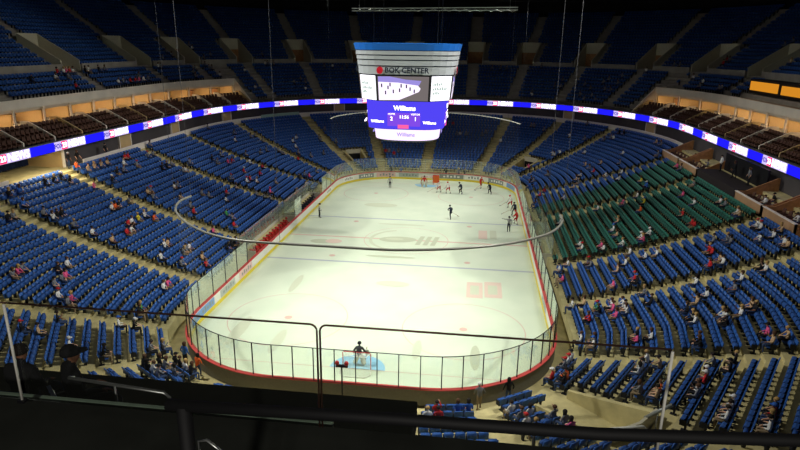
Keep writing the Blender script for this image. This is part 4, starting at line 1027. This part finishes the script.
# what the posts, ledge and the two seated people in front hide does not count
clear = inview & (SY < limit_y(SX)-1) & ~((SX < 36) & (SY > 344)) & ~((SX > 48) & (SX < 90) & (SY > 344))
order = np.argsort(SZ)
def pick(green, n):
    out = []
    for i in order:
        q = seats[i]
        if clear[i] and not q['up'] and q['green'] == green: out.append(int(i))
        if len(out) >= n: break
    return out
single = set()
for green, n, cn in ((False, 300, 'blue'), (True, 300, 'green')):
    for i in pick(green, n):
        q = seats[i]; single.add(i)
        o = link(cn+'_seat', ME['leg']); o.location = q['pos']; o.rotation_euler = (0, 0, q['rz'])
        tag(o, f"{'occupied' if q['occ'] else 'empty'} {cn} seat, {seat_words(q)}", 'seat', f'{cn} folding seats in the lower stands')
        link('backrest', ME[cn][0], o); link('cushion', ME[cn][2 if q['occ'] else 1], o)
def lowpoly(open_):
    """back, cushion and standard as plain shaped blocks for the mass of seats"""
    v = [(-.24, -.02, .4), (.24, -.02, .4), (.24, -.07, .4), (-.24, -.07, .4), (-.22, -.12, .85), (.22, -.12, .85), (.22, -.17, .85), (-.22, -.17, .85)]
    if open_: v += [(-.22, -.02, .4), (.22, -.02, .4), (.2, .4, .41), (-.2, .4, .41), (-.22, -.02, .47), (.22, -.02, .47), (.2, .4, .465), (-.2, .4, .465)]
    else: v += [(-.22, .0, .39), (.22, .0, .39), (.22, .2, .42), (-.22, .2, .42), (-.21, .0, .72), (.21, .0, .72), (.21, .16, .72), (-.21, .16, .72)]
    v += [(-.268, -.06, 0), (-.2, -.06, 0), (-.2, .1, 0), (-.268, .1, 0), (-.268, -.06, .62), (-.2, -.06, .62), (-.2, .16, .62), (-.268, .16, .62)]
    return np.array(v)
LPF = np.array([[j+8*k for j in f] for k in range(3) for f in BOXF])
def mass(name, idx, mats_, label):
    N = len(idx); V = np.zeros((N, 24, 3)); t0, t1 = lowpoly(False), lowpoly(True)
    for n, i in enumerate(idx):
        q = seats[i]; t = t1 if q['occ'] else t0; c, s = math.cos(q['rz']), math.sin(q['rz'])
        V[n, :, 0] = q['pos'][0]+t[:, 0]*c-t[:, 1]*s; V[n, :, 1] = q['pos'][1]+t[:, 0]*s+t[:, 1]*c; V[n, :, 2] = q['pos'][2]+t[:, 2]
    F = (LPF[None]+24*np.arange(N)[:, None, None]).reshape(-1)
    me = bpy.data.meshes.new(name); nf = N*18
    me.vertices.add(N*24); me.vertices.foreach_set('co', V.reshape(-1)); me.loops.add(nf*4); me.loops.foreach_set('vertex_index', F.astype(np.int32))
    me.polygons.add(nf); me.polygons.foreach_set('loop_start', np.arange(0, nf*4, 4, dtype=np.int32)); me.polygons.foreach_set('loop_total', np.full(nf, 4, dtype=np.int32))
    for m in mats_: me.materials.append(m)
    me.polygons.foreach_set('material_index', np.tile(np.repeat([0, 1, 2], 6), N).astype(np.int32)); me.update(calc_edges=True); me.validate()
    tag(link(name, me), label, 'seats', kind='stuff')
mass('blue_seats', [i for i, q in enumerate(seats) if i not in single and not q['green']], [seat_blue, seat_blue_dark, seat_leg], 'remaining rows of blue folding seats all round the bowl')
mass('green_seats', [i for i, q in enumerate(seats) if i not in single and q['green']], [seat_green, seat_green_dark, seat_leg], 'remaining rows of green folding seats on the right stand')

# people in the loge boxes, on the walkways and behind the glass
def stand_at(px, py, how, c, lab, v=0, face=None, grp='people standing around the bowl'):
    P = how(px, py); x, y, z = P
    rz = face if face is not None else math.atan2(-y, -x)-PI/2
    return place_person('std', v, (x, y, z), rz, c, lab, grp, int(px*13+py))
def cylp(R0, z):
    return lambda px, py: at_z(px, py, z)
zc = ZT[NROW]
for k, (px, py, c, lab) in enumerate(((75.5, 169, 'k', 'person in black standing at the alcove corner post on the left walkway'), (84.5, 166.5, 'k', 'person in black standing on the left walkway beside the alcove post'), (112.5, 158, 'k', 'person in black standing alone against the grey concourse wall on the left'))):
    p = at_z(px, py, zc); s = s_of(p[0], p[1]); (q, n) = oval(30.1, s); place_person('std', k % 2, (q[0], q[1], zc), math.atan2(n[1], n[0])-PI/2, c, lab, 'people standing around the bowl', k)
for k, (y, c, lab) in enumerate(((6.6, 'w', 'person in white standing at the dark passage between loge boxes'), (3.0, 'k', 'person in black standing in the middle of the loge passage'), (-.4, 'g', 'person in grey standing at the near side of the loge passage'))):
    place_person('std', k % 2, (33.4, y, zc), PI/2, c, lab, 'people standing around the bowl', k+20)
for k, (b, c, lab) in enumerate(((1, 'w', 'spectator in white seated in the farthest loge box'), (12, 't', 'spectator in tan seated in the second farthest loge box'), (15, 'g', 'spectator in grey seated in the second farthest loge box'), (22, 'w', 'spectator in white seated in the second nearest loge box'), (25, 'k', 'spectator in black seated in the second nearest loge box'), (32, 'w', 'spectator in white seated in the nearest loge box'), (35, 'r', 'spectator in red seated in the nearest loge box'))):
    pos = loge_spots[b][0]; place_person('sit', k % 4, (pos[0]-.02, pos[1], pos[2]+.004), PI/2, c, lab, 'spectators in the loge boxes', k+40)
for k, (px, py, c, lab) in enumerate(((364.5, 168, 'k', 'person in black standing behind the far glass, first from the left corner'), (391, 167.5, 'k', 'person in black behind the far glass nearest the linesman'), (401, 167.5, 'b', 'person in blue standing behind the far glass beside the one in black'), (446, 167, 'k', 'person in black behind the far glass just right of the goal'), (459, 167.5, 'g', 'person in grey behind the far glass between two in black'), (465, 168, 'k', 'person in black behind the far glass, farthest right of the goal'))):
    p = at_y(px, py, 31.6); place_person('std', k % 2, (p[0], 31.75, 0.02), PI, c, lab, 'people standing behind the far glass', k+60)
for k, (x, y, c, lab) in enumerate(((9.55, -29.7, 'k', 'large person in black standing outside the near right curve of the glass'), (7.85, -30.6, 'g', 'person in grey standing behind the near glass by the right curve'), (-10.95, -28.6, 'b', 'person in blue standing outside the near left curve of the glass'), (-9.6, -29.65, 'o', 'person in orange beside the one in blue at the near left curve'))):
    place_person('std', k % 2, (x, y, .02), math.atan2(-y, -x)-PI/2, c, lab, 'people standing outside the near glass', k+80)
# ------------------------------------------------------------------ players, officials, benches
jersey_w = mat('jersey_white', (232, 226, 220), .8); jersey_r = mat('jersey_red', (206, 50, 46), .8); jersey_k = mat('jersey_dark', (36, 44, 60), .8)
pants_r = mat('pants_red', (176, 40, 40), .8); pants_k = mat('pants_dark', (22, 26, 34), .8); sock_w = mat('sock_white', (226, 216, 206), .8); pad_w = mat('goalie_pad', (214, 214, 196), .7, noise=.06)
orange_m = mat('orange_cover', (236, 112, 50), .6); glove_m = mat('glove', (40, 36, 40), .7)
stripe = bpy.data.materials.new('referee_stripes'); stripe.use_nodes = True; nt = stripe.node_tree
_tc = nt.nodes.new('ShaderNodeTexCoord'); _w = nt.nodes.new('ShaderNodeTexWave'); _w.inputs['Scale'].default_value = 3.2; _w.bands_direction = 'X'; _cr = nt.nodes.new('ShaderNodeValToRGB'); _cr.color_ramp.interpolation = 'CONSTANT'
_cr.color_ramp.elements[0].color = (.015, .015, .02, 1); _cr.color_ramp.elements[1].position = .5; _cr.color_ramp.elements[1].color = (.7, .7, .68, 1)
nt.links.new(_tc.outputs['Object'], _w.inputs['Vector']); nt.links.new(_w.outputs['Color'], _cr.inputs['Fac']); nt.links.new(_cr.outputs['Color'], nt.nodes['Principled BSDF'].inputs['Base Color'])
def skate_pose(lean=.22, step=.18, drop=.1, armL=None, armR=None):
    P = stand_pose(lean, ((.04, .1), (.04, .1)), step)
    for k in ('pelvis', 'waist', 'chest', 'neck', 'jaw', 'head', 'crown', 'sh-1', 'sh1', 'el-1', 'el1', 'wrist-1', 'wrist1', 'hip-1', 'hip1'):
        p = P[k]; P[k] = (p[0], p[1]-.06, p[2]-drop+.07, p[3])
    for s in (-1, 1):
        p = P[f'kn{s}']; P[f'kn{s}'] = (p[0]*1.25, p[1]+.12, p[2]+.05, p[3]); p = P[f'an{s}']; P[f'an{s}'] = (p[0]*1.5, p[1], p[2]+.06, p[3]*1.2); p = P[f'toe{s}']; P[f'toe{s}'] = (p[0]*1.5, p[1], p[2]+.05, p[3]*1.1)
    if armL: P['el-1'] = (*armL[0], .05); P['wrist-1'] = (*armL[1], .036)
    if armR: P['el1'] = (*armR[0], .05); P['wrist1'] = (*armR[1], .036)
    return P
def blade(o, J):
    # the two runners are one child each
    for s in (-1, 1):
        a, t = J[f'an{s}'][0], J[f'toe{s}'][0]; mid = (a+t)/2; l = (t-a); m1 = MB(); m1.box((mid.x, mid.y, .035), (.29, .012, .06), steel, math.atan2(l.y, l.x)); m1.build('skate_blade', o)
ARMS_STICK = dict(armL=((-.3, .22, 1.12), (-.1, .42, .98)), armR=((.3, .2, 1.1), (.22, .45, .78)))
def player(px, py, face, top, pants, sock, helm, lab, grp, pose=None, stick=True, bulk=1.28, scale=1.0):
    me, J = figure('hockey_player', pose or skate_pose(**ARMS_STICK), dict(top=top, sleeve=top, skin=skin_m[0], trouser=pants, shin=sock, shoe=black, hand=glove_m), bulk)
    x, y, _ = at_z(px, py, 0); x = max(-12.2, min(12.2, x)); o = link('hockey_player', me); o.location = (x, y, .006); o.rotation_euler = (0, 0, face); o.scale = (scale,)*3; tag(o, lab, 'person', grp)
    h = link('helmet', cap_mesh(J, (0, 1, 0), helm, 'helmet', r=.125), o); blade(o, J)
    if stick:
        w0, w1 = J['wrist-1'][0], J['wrist1'][0]; d = (w1-w0).normalized(); a = w0+Vector((0, .06, .02))-d*.12; t = (a.z-.03)/max(.2, -d.z); b = a+d*t
        s = empty('hockey_stick', o.location, face); s.scale = o.scale
        tag(s, 'hockey stick held by the '+' '.join(lab.replace(',', '').split()[:11]), 'hockey stick', 'hockey sticks on the ice')
        mb = MB(); mb.tube([a, b], .018, wood_tan, 6); mb.build('shaft', s); mb = MB(); mb.tube([b, b+Vector((-.06, .3, -.005))], .022, black, 6); mb.build('stick_blade', s)
    return o
TW, TK = 'players in white and red', 'players in dark jerseys'
# facing is a turn about z: 0 looks away from the camera
player(439, 192.5, 2.6, jersey_w, pants_r, sock_w, mat('helmet_red', (190, 40, 40), .4), 'player in white and red nearest the far goal, left of a pair', TW)
player(448.5, 193.5, 2.2, jersey_w, pants_r, sock_w, MATS['helmet_red'], 'player in white and red beside the dark player in the slot', TW)
player(461, 194, 1.2, jersey_k, pants_k, pants_k, black, 'dark player leaning beside the pair in white before the goal', TK, skate_pose(.34, .2, .16, **ARMS_STICK))
player(480.5, 188.5, -2.6, jersey_r, pants_r, sock_w, MATS['helmet_red'], 'player in red by the far boards right of the goal', TW)
player(490, 194, 1.0, jersey_k, pants_k, pants_k, black, 'dark player stooping low by the far right boards', TK, skate_pose(.42, .25, .22, **ARMS_STICK))
player(450.5, 219, .5, jersey_k, pants_k, pants_k, black, 'dark player alone in open ice above the centre circle', TK, skate_pose(.3, .3, .14, **ARMS_STICK))
player(510.5, 208, 2.0, jersey_w, pants_r, sock_w, MATS['helmet_red'], 'player in white and red, farthest of three along the right boards', TW)
player(515, 215.5, 2.4, jersey_k, pants_k, pants_k, black, 'dark player between two in red at the right boards', TK)
player(519.5, 224.5, 1.2, jersey_r, pants_r, sock_w, MATS['helmet_red'], 'player in red against the right boards beside the referee', TW)
player(390, 188, PI, stripe, pants_k, pants_k, black, 'linesman in stripes standing far left of the goal', 'officials in black and white', stand_pose(0, ((.06, 0), (.06, 0)), 0), False, 1.15)
player(319.5, 217.5, -1.4, stripe, pants_k, pants_k, black, 'linesman in stripes by the left boards at the far blue line', 'officials in black and white', stand_pose(.04, ((.02, .02), (.02, .02)), .05), False, 1.1)
ref = stand_pose(0, ((.06, -.02), (.06, -.02)), .0); ref['el-1'] = (-.42, .02, 1.45, .047); ref['wrist-1'] = (-.66, .05, 1.5, .034)
player(508.5, 232, .2, stripe, pants_k, pants_k, black, 'referee in stripes with one arm raised sideways near the right boards', 'officials in black and white', ref, False, 1.2, 1.04)
gp = skate_pose(.16, .02, .14, armL=((-.36, .1, 1.05), (-.42, .35, .78)), armR=((.36, .1, 1.05), (.42, .35, .8)))
for s in (-1, 1): gp[f'kn{s}'] = (.2*s, .14, .5, .12); gp[f'an{s}'] = (.3*s, .02, .16, .11); gp[f'hip{s}'] = (.13*s, -.05, .82, .12)
def goalie(x, y, face, top, lab, pads=pad_w):
    me, J = figure('goaltender', gp, dict(top=top, sleeve=top, skin=skin_m[0], trouser=pads, shin=pads, shoe=black, hand=pads), 1.4)
    o = link('goaltender', me); o.location = (x, y, .006); o.rotation_euler = (0, 0, face); tag(o, lab, 'person', 'goaltenders')
    link('mask', cap_mesh(J, (0, 1, 0), black, 'mask', r=.135), o)
    for s in (-1, 1):
        k, a = J[f'kn{s}'][0], J[f'an{s}'][0]; mb = MB(); rr = []
        for p, w in ((k+Vector((0, .13, .16)), .14), (k+Vector((0, .13, -.1)), .15), (a+Vector((0, .13, .05)), .15), (a+Vector((0, .17, -.1)), .13)): rr.append([(p.x-w, p.y-.03, p.z), (p.x+w, p.y-.03, p.z), (p.x+w*.8, p.y+.05, p.z), (p.x-w*.8, p.y+.05, p.z)])
        mb.loft(rr, pads); mb.build('leg_pad', o)
    mb = MB(); w = J['wrist1'][0]; mb.box((w.x+.02, w.y+.12, w.z), (.22, .06, .36), pads); mb.build('blocker', o)
    s_ = empty('goalie_stick', (x, y, .006), face); tag(s_, 'goalie stick held by the '+lab, 'hockey stick'); mb = MB(); mb.tube([(w.x, w.y+.18, w.z+.35), (w.x-.1, w.y+.28, .12)], .025, wood_tan, 6); mb.build('shaft', s_); mb = MB(); mb.tube([(w.x-.1, w.y+.28, .12), (w.x-.5, w.y+.3, .06)], .04, white_board, 6); mb.build('stick_blade', s_)
gx = at_z(357, 372, 0)
goalie(gx[0], gx[1]+.75, 0, mat('goalie_top', (56, 60, 60), .8), 'goaltender in dark top before the near goal')
goalie(-.3, 25.6, PI, jersey_r, 'goaltender in red before the far goal')
oc = empty('water_bottle_holder', (1.2, 28.75, 0)); oc.location.z = 0
tag(oc, 'bright orange padded box standing right of the far goal', 'padded box'); mb = MB(); mb.box((0, 0, .55), (1.0, .5, 1.1), orange_m); mb.build('padding', oc); mb = MB(); mb.box((0, 0, 1.14), (.9, .4, .06), red_cap); mb.build('lid', oc); oc.name = 'padded_box'

# team boxes on the left, penalty box on the right
box_wall = mat('box_wall', (206, 204, 184), .6, noise=.05)
mb = MB(); mb.box((-15.6, 2, .06), (.7, 27, .1), concrete)
def team_box(x, y0, y1, lab, nm='players_bench'):
    sx = -1 if x < 0 else 1
    b = empty(nm, (x, (y0+y1)/2, .0)); tag(b, lab, 'bench box', 'boxes beside the ice'); L_ = y1-y0
    mb = MB(); mb.box((0, 0, .2), (.34, L_-.4, .06), wood_tan); mb.box((0, 0, .09), (.1, L_-.8, .18), dark_metal); mb.build('bench_seat', b)
    for e in (-1, 1):
        mb = MB(); mb.box((-sx*.15, e*L_/2, .62), (1.5, .08, 1.2), box_wall); mb.build('end_wall', b)
        mb = MB(); mb.box((-sx*.15, e*L_/2, 1.95), (1.5, .02, 1.45), glass_haze); mb.build('end_glass', b)
    mb = MB(); mb.box((sx*.62, 0, .62), (.08, L_, 1.2), box_wall); mb.build('back_wall', b)
    n = max(2, int(L_/1.6))
    for k in range(n):
        mb = MB(); mb.box((sx*.62, -L_/2+L_*(k+.5)/n, 1.95), (.02, L_/n-.06, 1.45), glass_haze); mb.build('back_glass', b)
        mb = MB(); mb.box((sx*.62, -L_/2+L_*k/n, 1.97), (.06, .06, 1.5), alu); mb.build('glass_post', b)
    return b
team_box(-14.2, -9.5, 3.2, "white walled players' bench full of players in red on the left"); team_box(-14.2, 4.0, 14.5, "white walled players' bench full of dark players on the left")
team_box(14.12, -5.6, -.2, 'glass walled penalty box, nearer of two beside the green seats', 'penalty_box'); team_box(14.12, .2, 5.4, 'glass walled penalty box, farther of two beside the green seats', 'penalty_box')
sitp = sit_pose(1)
def bench_player(top, pants, sock, bulk=1.2): return figure('bench_player', {k: ((v[0], v[1]-.02, v[2]-.2 if k not in ('an-1', 'an1', 'toe-1', 'toe1') else v[2], v[3])) for k, v in sitp.items()}, dict(top=top, sleeve=top, skin=skin_m[0], trouser=pants, shin=sock, shoe=black, hand=glove_m), bulk)
BR, JR = bench_player(jersey_r, pants_r, sock_w); BK, JK = bench_player(jersey_k, pants_k, pants_k)
HR, HK = cap_mesh(JR, (0, 1, 0), MATS['helmet_red'], 'helmet', r=.125), cap_mesh(JK, (0, 1, 0), black, 'helmet', r=.125)
for k in range(13):
    o = link('hockey_player', BR); o.location = (-14.28, -8.9+.93*k, .005); o.rotation_euler = (0, 0, -PI/2); tag(o, f'player in red seated on the bench, {ORD[k+1]} from the near end', 'person', 'players in red on the bench'); link('helmet', HR, o)
for k in range(11):
    o = link('hockey_player', BK); o.location = (-14.28, 4.6+.93*k, .005); o.rotation_euler = (0, 0, -PI/2); tag(o, f'dark player seated on the far bench, {ORD[k+1]} from the near end', 'person', 'dark players on the bench'); link('helmet', HK, o)
for k, (y, c) in enumerate(((-3.6, 'k'), (-1.8, 't'), (2.4, 'g'))):
    place_person('std', k % 2, (13.72, y, .005), PI/2, c, f"person in {CNAME[c]} standing in the penalty boxes", 'people in the penalty boxes', k+300)

# ------------------------------------------------------------------ the balcony the photograph is taken from
dark_ledge = mat('ledge_paint', (48, 50, 46), .95, noise=.2, scale=2, spec=.05); tarp = mat('tarp', (88, 90, 76), .9, noise=.15, scale=1.5); pale_strip = mat('pale_strip', (120, 140, 122), .5, noise=.1)
ZP = 15.62; e0, e1 = at_z(100, 378.5, ZP), at_z(418, 398, ZP); YE = (e0[1]+e1[1])/2; XE = e1[0]
mb = MB(); mb.box(((XE-16)/2, (YE-56.7)/2, ZP-.2), (XE+16, YE+56.7, .4), tarp); tag(mb.build('floor_balcony'), kind='structure')
mb = MB(); mb.box(((XE-16)/2, (YE-56.75)/2, ZP-3.4), (XE+15.8, YE+56.7-.4, 6.0), dark_wall); tag(mb.build('wall_balcony_front'), kind='structure')
mb = MB(); mb.box((4, -57.2, 16.05), (40, 1.2, 2.0), dark_ledge); tag(mb.build('wall_ledge'), kind='structure')
mb = MB(); mb.box((4, -60.3, 16.7), (40, 5.0, .4), dark_ledge); tag(mb.build('floor_walkway'), kind='structure')
mb = MB(); a, b = at_y(-20, 396, -56.45), at_y(333, 422, -56.45); mb.box(((a[0]+b[0])/2, -56.45, (a[2]+b[2])/2), (b[0]-a[0], .04, .05), pale_strip); o = mb.build('kick_rail'); tag(o, 'pale green kick rail along the dark ledge under the guard panels', 'kick rail')
ZG = 18.06; YG = -56.724
rail_dark = mat('rail_bronze', (96, 70, 60), .4, .6); rod_white = mat('rod_white', (240, 238, 228), .4, .0)
guard_glass = glass_mat('guard_glass', (.985, .99, .985), .25, .004)
XS = [.36, 3.1, 5.755, 8.385]
for k in range(3):
    x0, x1 = XS[k]+.012, XS[k+1]-.012; g = empty('safety_barrier', ((x0+x1)/2, YG, 17.135)); tag(g, 'framed clear guard panel on the ledge, '+('behind the two seated people', 'left of the middle seam', 'right of the middle seam')[k], 'guard panel', 'clear guard panels on the ledge')
    h = (x1-x0)/2; H = ZG-17.135; r = .055; arc = [( -h+r-r*math.cos(t), H-r+r*math.sin(t)) for t in (0, PI/8, PI/4, 3*PI/8, PI/2)]
    lft = [(-h, 0, 0)]+[(x, 0, z) for x, z in arc]; rgt = [(-x, 0, z) for x, z in arc[::-1]]+[(h, 0, 0)]
    pts = ([(-h, 0, H)] if k < 2 else lft)+([(h+.012, 0, H)] if k != 1 else rgt)
    mb = MB(); mb.tube(pts, .0085, rail_dark, 8); mb.build('frame', g, True)
    mb = MB(); mb.box((0, 0, H/2), (2*h-.02, .01, H-.02), guard_glass); mb.build('glass_pane', g)
for x, lab in ((3.1, 'white upright rod in front of the seated people'), (8.385, 'white upright rod before the blue seats low on the right')):
    o = empty('guard_rod', (x, YG-.03, 17.135)); tag(o, lab, 'rod'); mb = MB(); mb.tube([(0, 0, .02), (0, 0, ZG-17.135)], .0115, rod_white, 8); mb.build('rod', o, True); mb = MB(); mb.box((0, 0, .012), (.06, .05, .024), dark_metal); mb.build('foot_plate', o)
ZR = 18.58; La, Ra = at_z(167, 404.5, ZR), at_z(800, 436, ZR); dv = Vector(Ra)-Vector(La)
hr = empty('dark_handrail', (La[0], La[1], 16.9)); tag(hr, 'thick dark handrail crossing close in front of the camera on one post', 'handrail')
RP = [Vector(at_z(px, py, ZR))-Vector((La[0], La[1], 16.9)) for px, py in ((167, 404.5), (400, 419.5), (600, 434), (800, 440.5))]; RP.append(RP[-1]+(RP[-1]-RP[-2])*1.2)
mb = MB(); mb.tube(RP, .027, black, 12); mb.build('rail', hr, True)
mb = MB(); mb.tube([(dv.x*.028, dv.y*.028, 0), (dv.x*.028, dv.y*.028, ZR-16.9)], .034, black, 12); mb.build('post', hr, True)
mb = MB(); mb.tube([(RP[-1].x, RP[-1].y, 0), (RP[-1].x, RP[-1].y, ZR-16.9)], .034, black, 12); mb.build('post', hr, True)
sr = empty('silver_handrail', (2.77, -55.95, ZP)); tag(sr, 'bent silver handrail beside the capped person on the balcony', 'handrail')
A, B = at_y(66, 377.5, -55.95), at_y(164, 392.5, -55.95); 
mb = MB(); mb.tube([(A[0]-2.77, .1, A[2]-ZP-.06), (A[0]-2.77+.03, 0, A[2]-ZP), (B[0]-2.77, 0, B[2]-ZP), (B[0]-2.77+.05, 0, B[2]-ZP-.05), (B[0]-2.77+.055, 0, 0)], .018, steel, 10); mb.build('rail', sr, True)
mb = MB(); xm = (A[0]+B[0])/2-2.77; mb.tube([(xm, 0, 0), (xm, 0, (A[2]+B[2])/2-ZP)], .012, steel, 8); mb.build('post', sr, True)
nr = empty('small_handrail', (5.8, -58.85, 16.9)); tag(nr, 'short bent silver rail end at the bottom edge near the dark post', 'handrail')
q = [at_y(x, y, -58.85) for x, y in ((199, 441), (207, 440), (224, 453))]
mb = MB(); mb.tube([(q[0][0]-5.8, .0, -.0), *[(p[0]-5.8, 0, p[2]-16.9) for p in q], (q[2][0]-5.8+.03, 0, 0)], .006, steel, 8); mb.build('rail', nr, True)

for nm, lab, P, r in (('white_rail', 'thick white rail edge along the opening low on the right, under the blue seats', [at_z(597, 431, 3.3), at_z(643, 427.5, 3.3), at_z(647, 431, 3.0), at_z(648.5, 437, 2.6)], .11), ('grey_rail', 'sloping grey rail rising from the opening to the blue seats low on the right', [at_z(645, 418, 3.2), at_z(672, 405, 4.4)], .09)):
    a = P[0]; o = empty(nm, (a[0], a[1], a[2])); tag(o, lab, 'rail'); mb = MB(); mb.tube([tuple(p-a) for p in P], r, white_board if nm[0] == 'w' else alu, 8); mb.build('rail', o, True)
    mb = MB(); e = (P[0]+P[1])/2-a; mb.tube([tuple(e), (e[0], e[1], e[2]-1.6)], .04, steel, 6); mb.build('post', o, True)

# two people sitting on the balcony
def front_person(px, py, face, lab, capped, shirt):
    p = at_y(px, py, -55.42); P = sit_pose(0); 
    me, J = figure('person', P, clothes(shirt, trou[0], skin_m[1]), 1.38, True, 2)
    o = link('person', me); zc_ = p[2]-1.425; o.location = (p[0], -55.42, ZP+.002); k = (p[2]-ZP)/1.43; o.scale = (k, k, k); o.rotation_euler = (0, 0, face); tag(o, lab, 'person')
    link('cap' if capped else 'hair', cap_mesh(J, (0, 1, 0), CM['k'] if capped else hair_m[0], 'cap' if capped else 'hair', False, capped, .106), o)
    for s in (-1, 1):
        h = J['head'][0]; mb = MB(); mb.ell((h.x+.034*s, h.y+.083, h.z+.012), (.014, .008, .008), eye_m, 8, 6); mb.build('eye', o)
    mb = MB(); h = J['jaw'][0]; mb.box((h.x, h.y+.062, h.z+.005), (.05, .008, .01), mat('lips', (140, 84, 76), .5)); mb.build('mouth', o)
    mb = MB()
    s = link('balcony_chair', ME['leg']); s.location = (p[0], -55.42, ZP); s.scale = (k, k, k); s.rotation_euler = (0, 0, face); tag(s, 'dark folding seat under the '+('person in a cap' if capped else 'bareheaded person')+' on the balcony', 'seat'); link('backrest', ME['blue'][0], s); link('cushion', ME['blue'][2], s)
front_person(11, 347, 0, 'dark seated person with short hair seen from behind at the left edge', False, CM['k'])
front_person(58, 346.5, -.75, 'dark seated person in a peaked cap turned towards the middle', True, CM['k'])

# ------------------------------------------------------------------ light
def spot(x, y, z, tx, ty, tz, power, ang, blend, col=(1, .985, .92), r=.6):
    l = bpy.data.lights.new('flood_and_fill_spot', 'SPOT'); l.energy = power; l.spot_size = math.radians(ang); l.spot_blend = blend; l.shadow_soft_size = r; l.color = col
    o = bpy.data.objects.new('flood_and_fill_spot', l); COL.objects.link(o); o.location = (x, y, z); o.rotation_euler = (Vector((tx, ty, tz))-Vector((x, y, z))).to_track_quat('-Z', 'Y').to_euler(); return o
def arealight(name, loc, size, power, col, target=None):
    l = bpy.data.lights.new(name, 'AREA'); l.shape = 'RECTANGLE'; l.size, l.size_y = size; l.energy = power; l.color = col
    o = bpy.data.objects.new(name, l); COL.objects.link(o); o.location = loc
    if target: o.rotation_euler = (Vector(target)-Vector(loc)).to_track_quat('-Z', 'Y').to_euler()
    return o
for y, pw in ((-28, 38000), (-11, 18500), (6, 17500), (23, 21000)):
    for sx in (-1, 1):
        spot(sx*19, y, 33, -sx*8, y*.86, 0, pw, 68, .85)
spot(8, -69, 23.5, 6, -56.0, 16.8, 2600, 52, .6, (1, .95, .86), .3)  # unseen concourse lamp behind the camera, added to light rods and ledge
for sx in (-1, 1):
    arealight('house_light', (sx*20, 2, 34.5), (6, 70), 900, (1, .97, .9))
arealight('alcove_fill', (-33.6, -9, 9.45), (1.2, 6), 320, (1, .86, .62))  # unseen area light added to brighten the alcove
for sx in (-1, 1):
    spot(sx*6, 4, 30, sx*40, 6, 13.4, 6000, 58, .5)  # fill spots added to brighten the suite fascia, no real fixtures
world = bpy.data.worlds.new('world'); scene.world = world; world.use_nodes = True; world.node_tree.nodes['Background'].inputs[0].default_value = (.10, .10, .12, 1); world.node_tree.nodes['Background'].inputs[1].default_value = .16
scene.view_settings.view_transform = 'Standard'; scene.view_settings.look = 'None'; scene.view_settings.exposure = .14; scene.view_settings.gamma = 1; scene.view_settings.use_curve_mapping = False
scene.cycles.transparent_max_bounces = 24; scene.cycles.max_bounces = 6; scene.cycles.use_denoising = True
bpy.context.view_layer.update()
